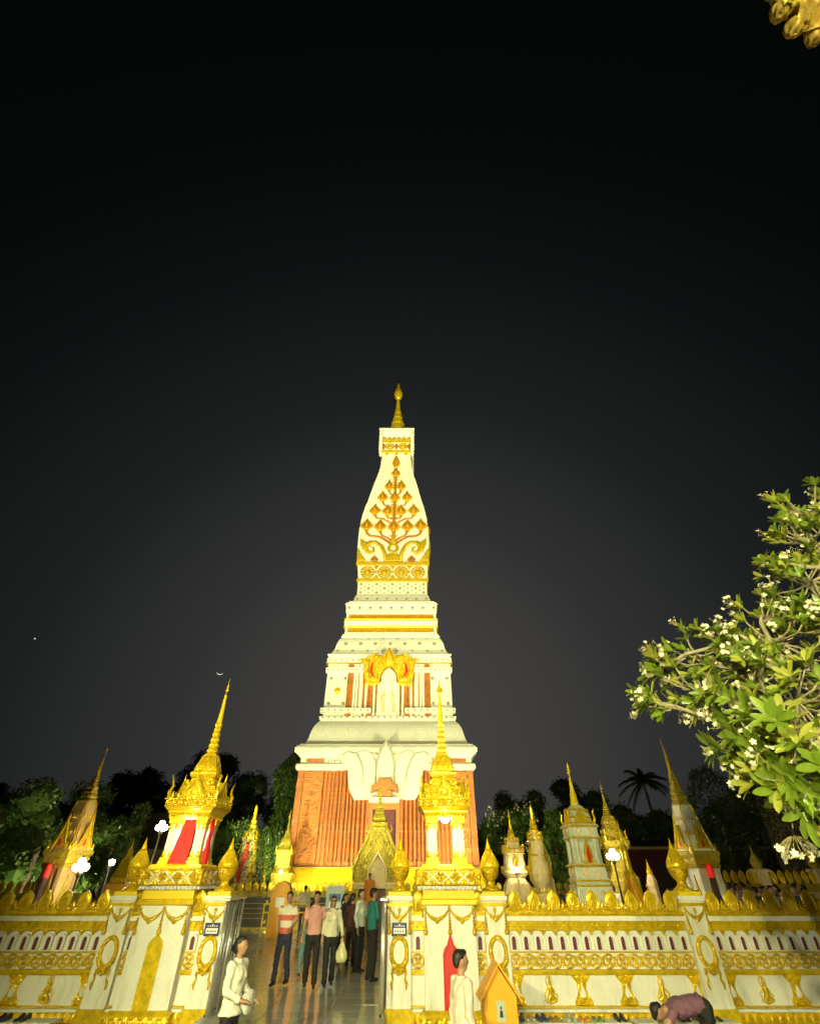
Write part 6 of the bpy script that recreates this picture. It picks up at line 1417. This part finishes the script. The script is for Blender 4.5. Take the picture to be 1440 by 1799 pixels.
# a hanging cluster of open flowers at the lowest twig
tw = Vector((3.55, 5.2, 2.72)); wood.tube([(3.62, 5.1, 3.1), (3.58, 5.15, 2.9), tw], [.012, .009, .007], 5)
for i in range(26):
    e = Vector((random.gauss(0, .8), random.gauss(0, .5), -.55)).normalized(); p = tw + Vector((e.x * .2, e.y * .16, -.13 + random.uniform(-.06, .05))); stalks.tube([tw, tw.lerp(p, .6) + Vector((0, 0, .01)), p], .003, 4)
    nq = Vector((random.gauss(0, .5), -.6, random.gauss(-.3, .4))).normalized().to_track_quat('Z', 'Y').to_matrix().to_4x4(); flowers.append(Matrix.Translation(p) @ nq @ Matrix.Scale(random.uniform(.03, .042), 4))
inv = Matrix.Translation(-FO)
wood.xf(lambda x, y, z: (x - FO.x, y - FO.y, z)); wood.build('branches', M['pbark'], FT, smooth=True)
stalks.xf(lambda x, y, z: (x - FO.x, y - FO.y, z)); stuff(stalks.build('flower_stalks', M['stalk'], FT))
CP = Vector((0, 0, 2.4))
def near(m4):
    p = m4.to_translation() - CP; zc = p.y * .7835 + p.z * .6215
    vis = abs(p.x / max(zc, .1)) < .9; return (0 if vis else 1, p.length / m4.to_scale().x)
leaves.sort(key=lambda q: near(q[0])); flowers.sort(key=near)
for M4, yv in leaves[:300]: o = put('leaf', leaf_me[1 if yv else 0], FT); o.matrix_local = inv @ M4
for yk in (0, 1):
    v = []; f = []
    for M4, yv in leaves[300:]:
        if int(yv) == yk:
            o = len(v); T4 = inv @ M4; v += [tuple(T4 @ Vector(p)) for p in LV]; f += [[o + i for i in q] for q in LF]
    g = MB(); g.add(v, f); stuff(g.build('foliage', M[('leafp', 'leafy')[yk]], FT, smooth=True))
for M4 in flowers[:260]: o = put('flower', flower_me, FT); o.matrix_local = inv @ M4
v = []; f = []
for M4 in flowers[260:]:
    o = len(v); T4 = inv @ M4; v += [tuple(T4 @ Vector(p)) for p in PV]; f += [[o + i for i in q] for q in PF]
g = MB(); g.add(v, f); stuff(g.build('blossom', M['petal'], FT))

# ------------------------------------------------------------------ gilded ceremonial parasol overhead at the right: only its ruffled rim shows
PA = thing('parasol', 'ruffled golden rim of a ceremonial parasol overhead at the top right corner', 'parasol', (3.66, -.3, 0))
m = MB(); m.tube([(0, 0, 0), (0, 0, 8.9)], .035, 8); m.build('pole', M['gold'], PA)
gcl = mat('gold_brocade', (.50, .34, .05), .45, metal=.35, var=.35, vs=7, bump=.9, bs=14, bt='VOR')
m = MB(); vs = []; n = 96; rings = 14
for j in range(rings + 1):
    v = j / rings
    for i in range(n):
        a = 2 * math.pi * i / n
        if v < .55: r = .06 + v / .55 * .78; z = 8.85 - .32 * (v / .55) ** 2
        else:
            q = (v - .55) / .45; r = .84 + .05 * math.sin(a * 13 + q * 2) * q + .03 * noise.noise((a * 5, q * 3, 0)); z = 8.53 - .36 * q - .05 * abs(math.sin(a * 6.5)) * (q > .9) + .02 * noise.noise((a * 9, q * 4, 3))
        r *= 1 + .02 * noise.noise((math.cos(a) * 6, math.sin(a) * 6, v * 8)); vs.append((r * math.cos(a), r * math.sin(a), z))
m.add(vs, [(j * n + i, j * n + (i + 1) % n, (j + 1) * n + (i + 1) % n, (j + 1) * n + i) for j in range(rings) for i in range(n)]); m.build('canopy', gcl, PA, smooth=True)
for k in range(26):
    a = 2 * math.pi * k / 26; m = MB(); x, y = .86 * math.cos(a), .86 * math.sin(a); m.ell((0, 0, 8.2), (.1, .1, .07), 10, 8); m.ell((.03, .02, 8.14), (.06, .06, .05), 8, 6)
    m.xf(lambda px_, py_, pz_: (px_ * (1 + .25 * noise.noise((px_ * 20 + k, py_ * 20, pz_ * 20))), py_ * (1 + .25 * noise.noise((px_ * 20, py_ * 20 + k, 4))), pz_ + .02 * noise.noise((px_ * 25 + k, py_ * 25, 1)))); m.build('ruffle', gcl, PA, (x, y, 0), a, True)
for k in range(8):
    a = 2 * math.pi * k / 8 + .75; m = MB(); m.tube([(0, 0, 8.2), (.01, 0, 8.02)], .006, 4); m.ell((.01, 0, 7.98), (.03, .03, .04), 8, 6); m.cap((.01, 0, 7.94), (.012, 0, 7.86), .018, .026, 8); m.build('tassel', M['goldo'], PA, (.9 * math.cos(a), .9 * math.sin(a), 0))
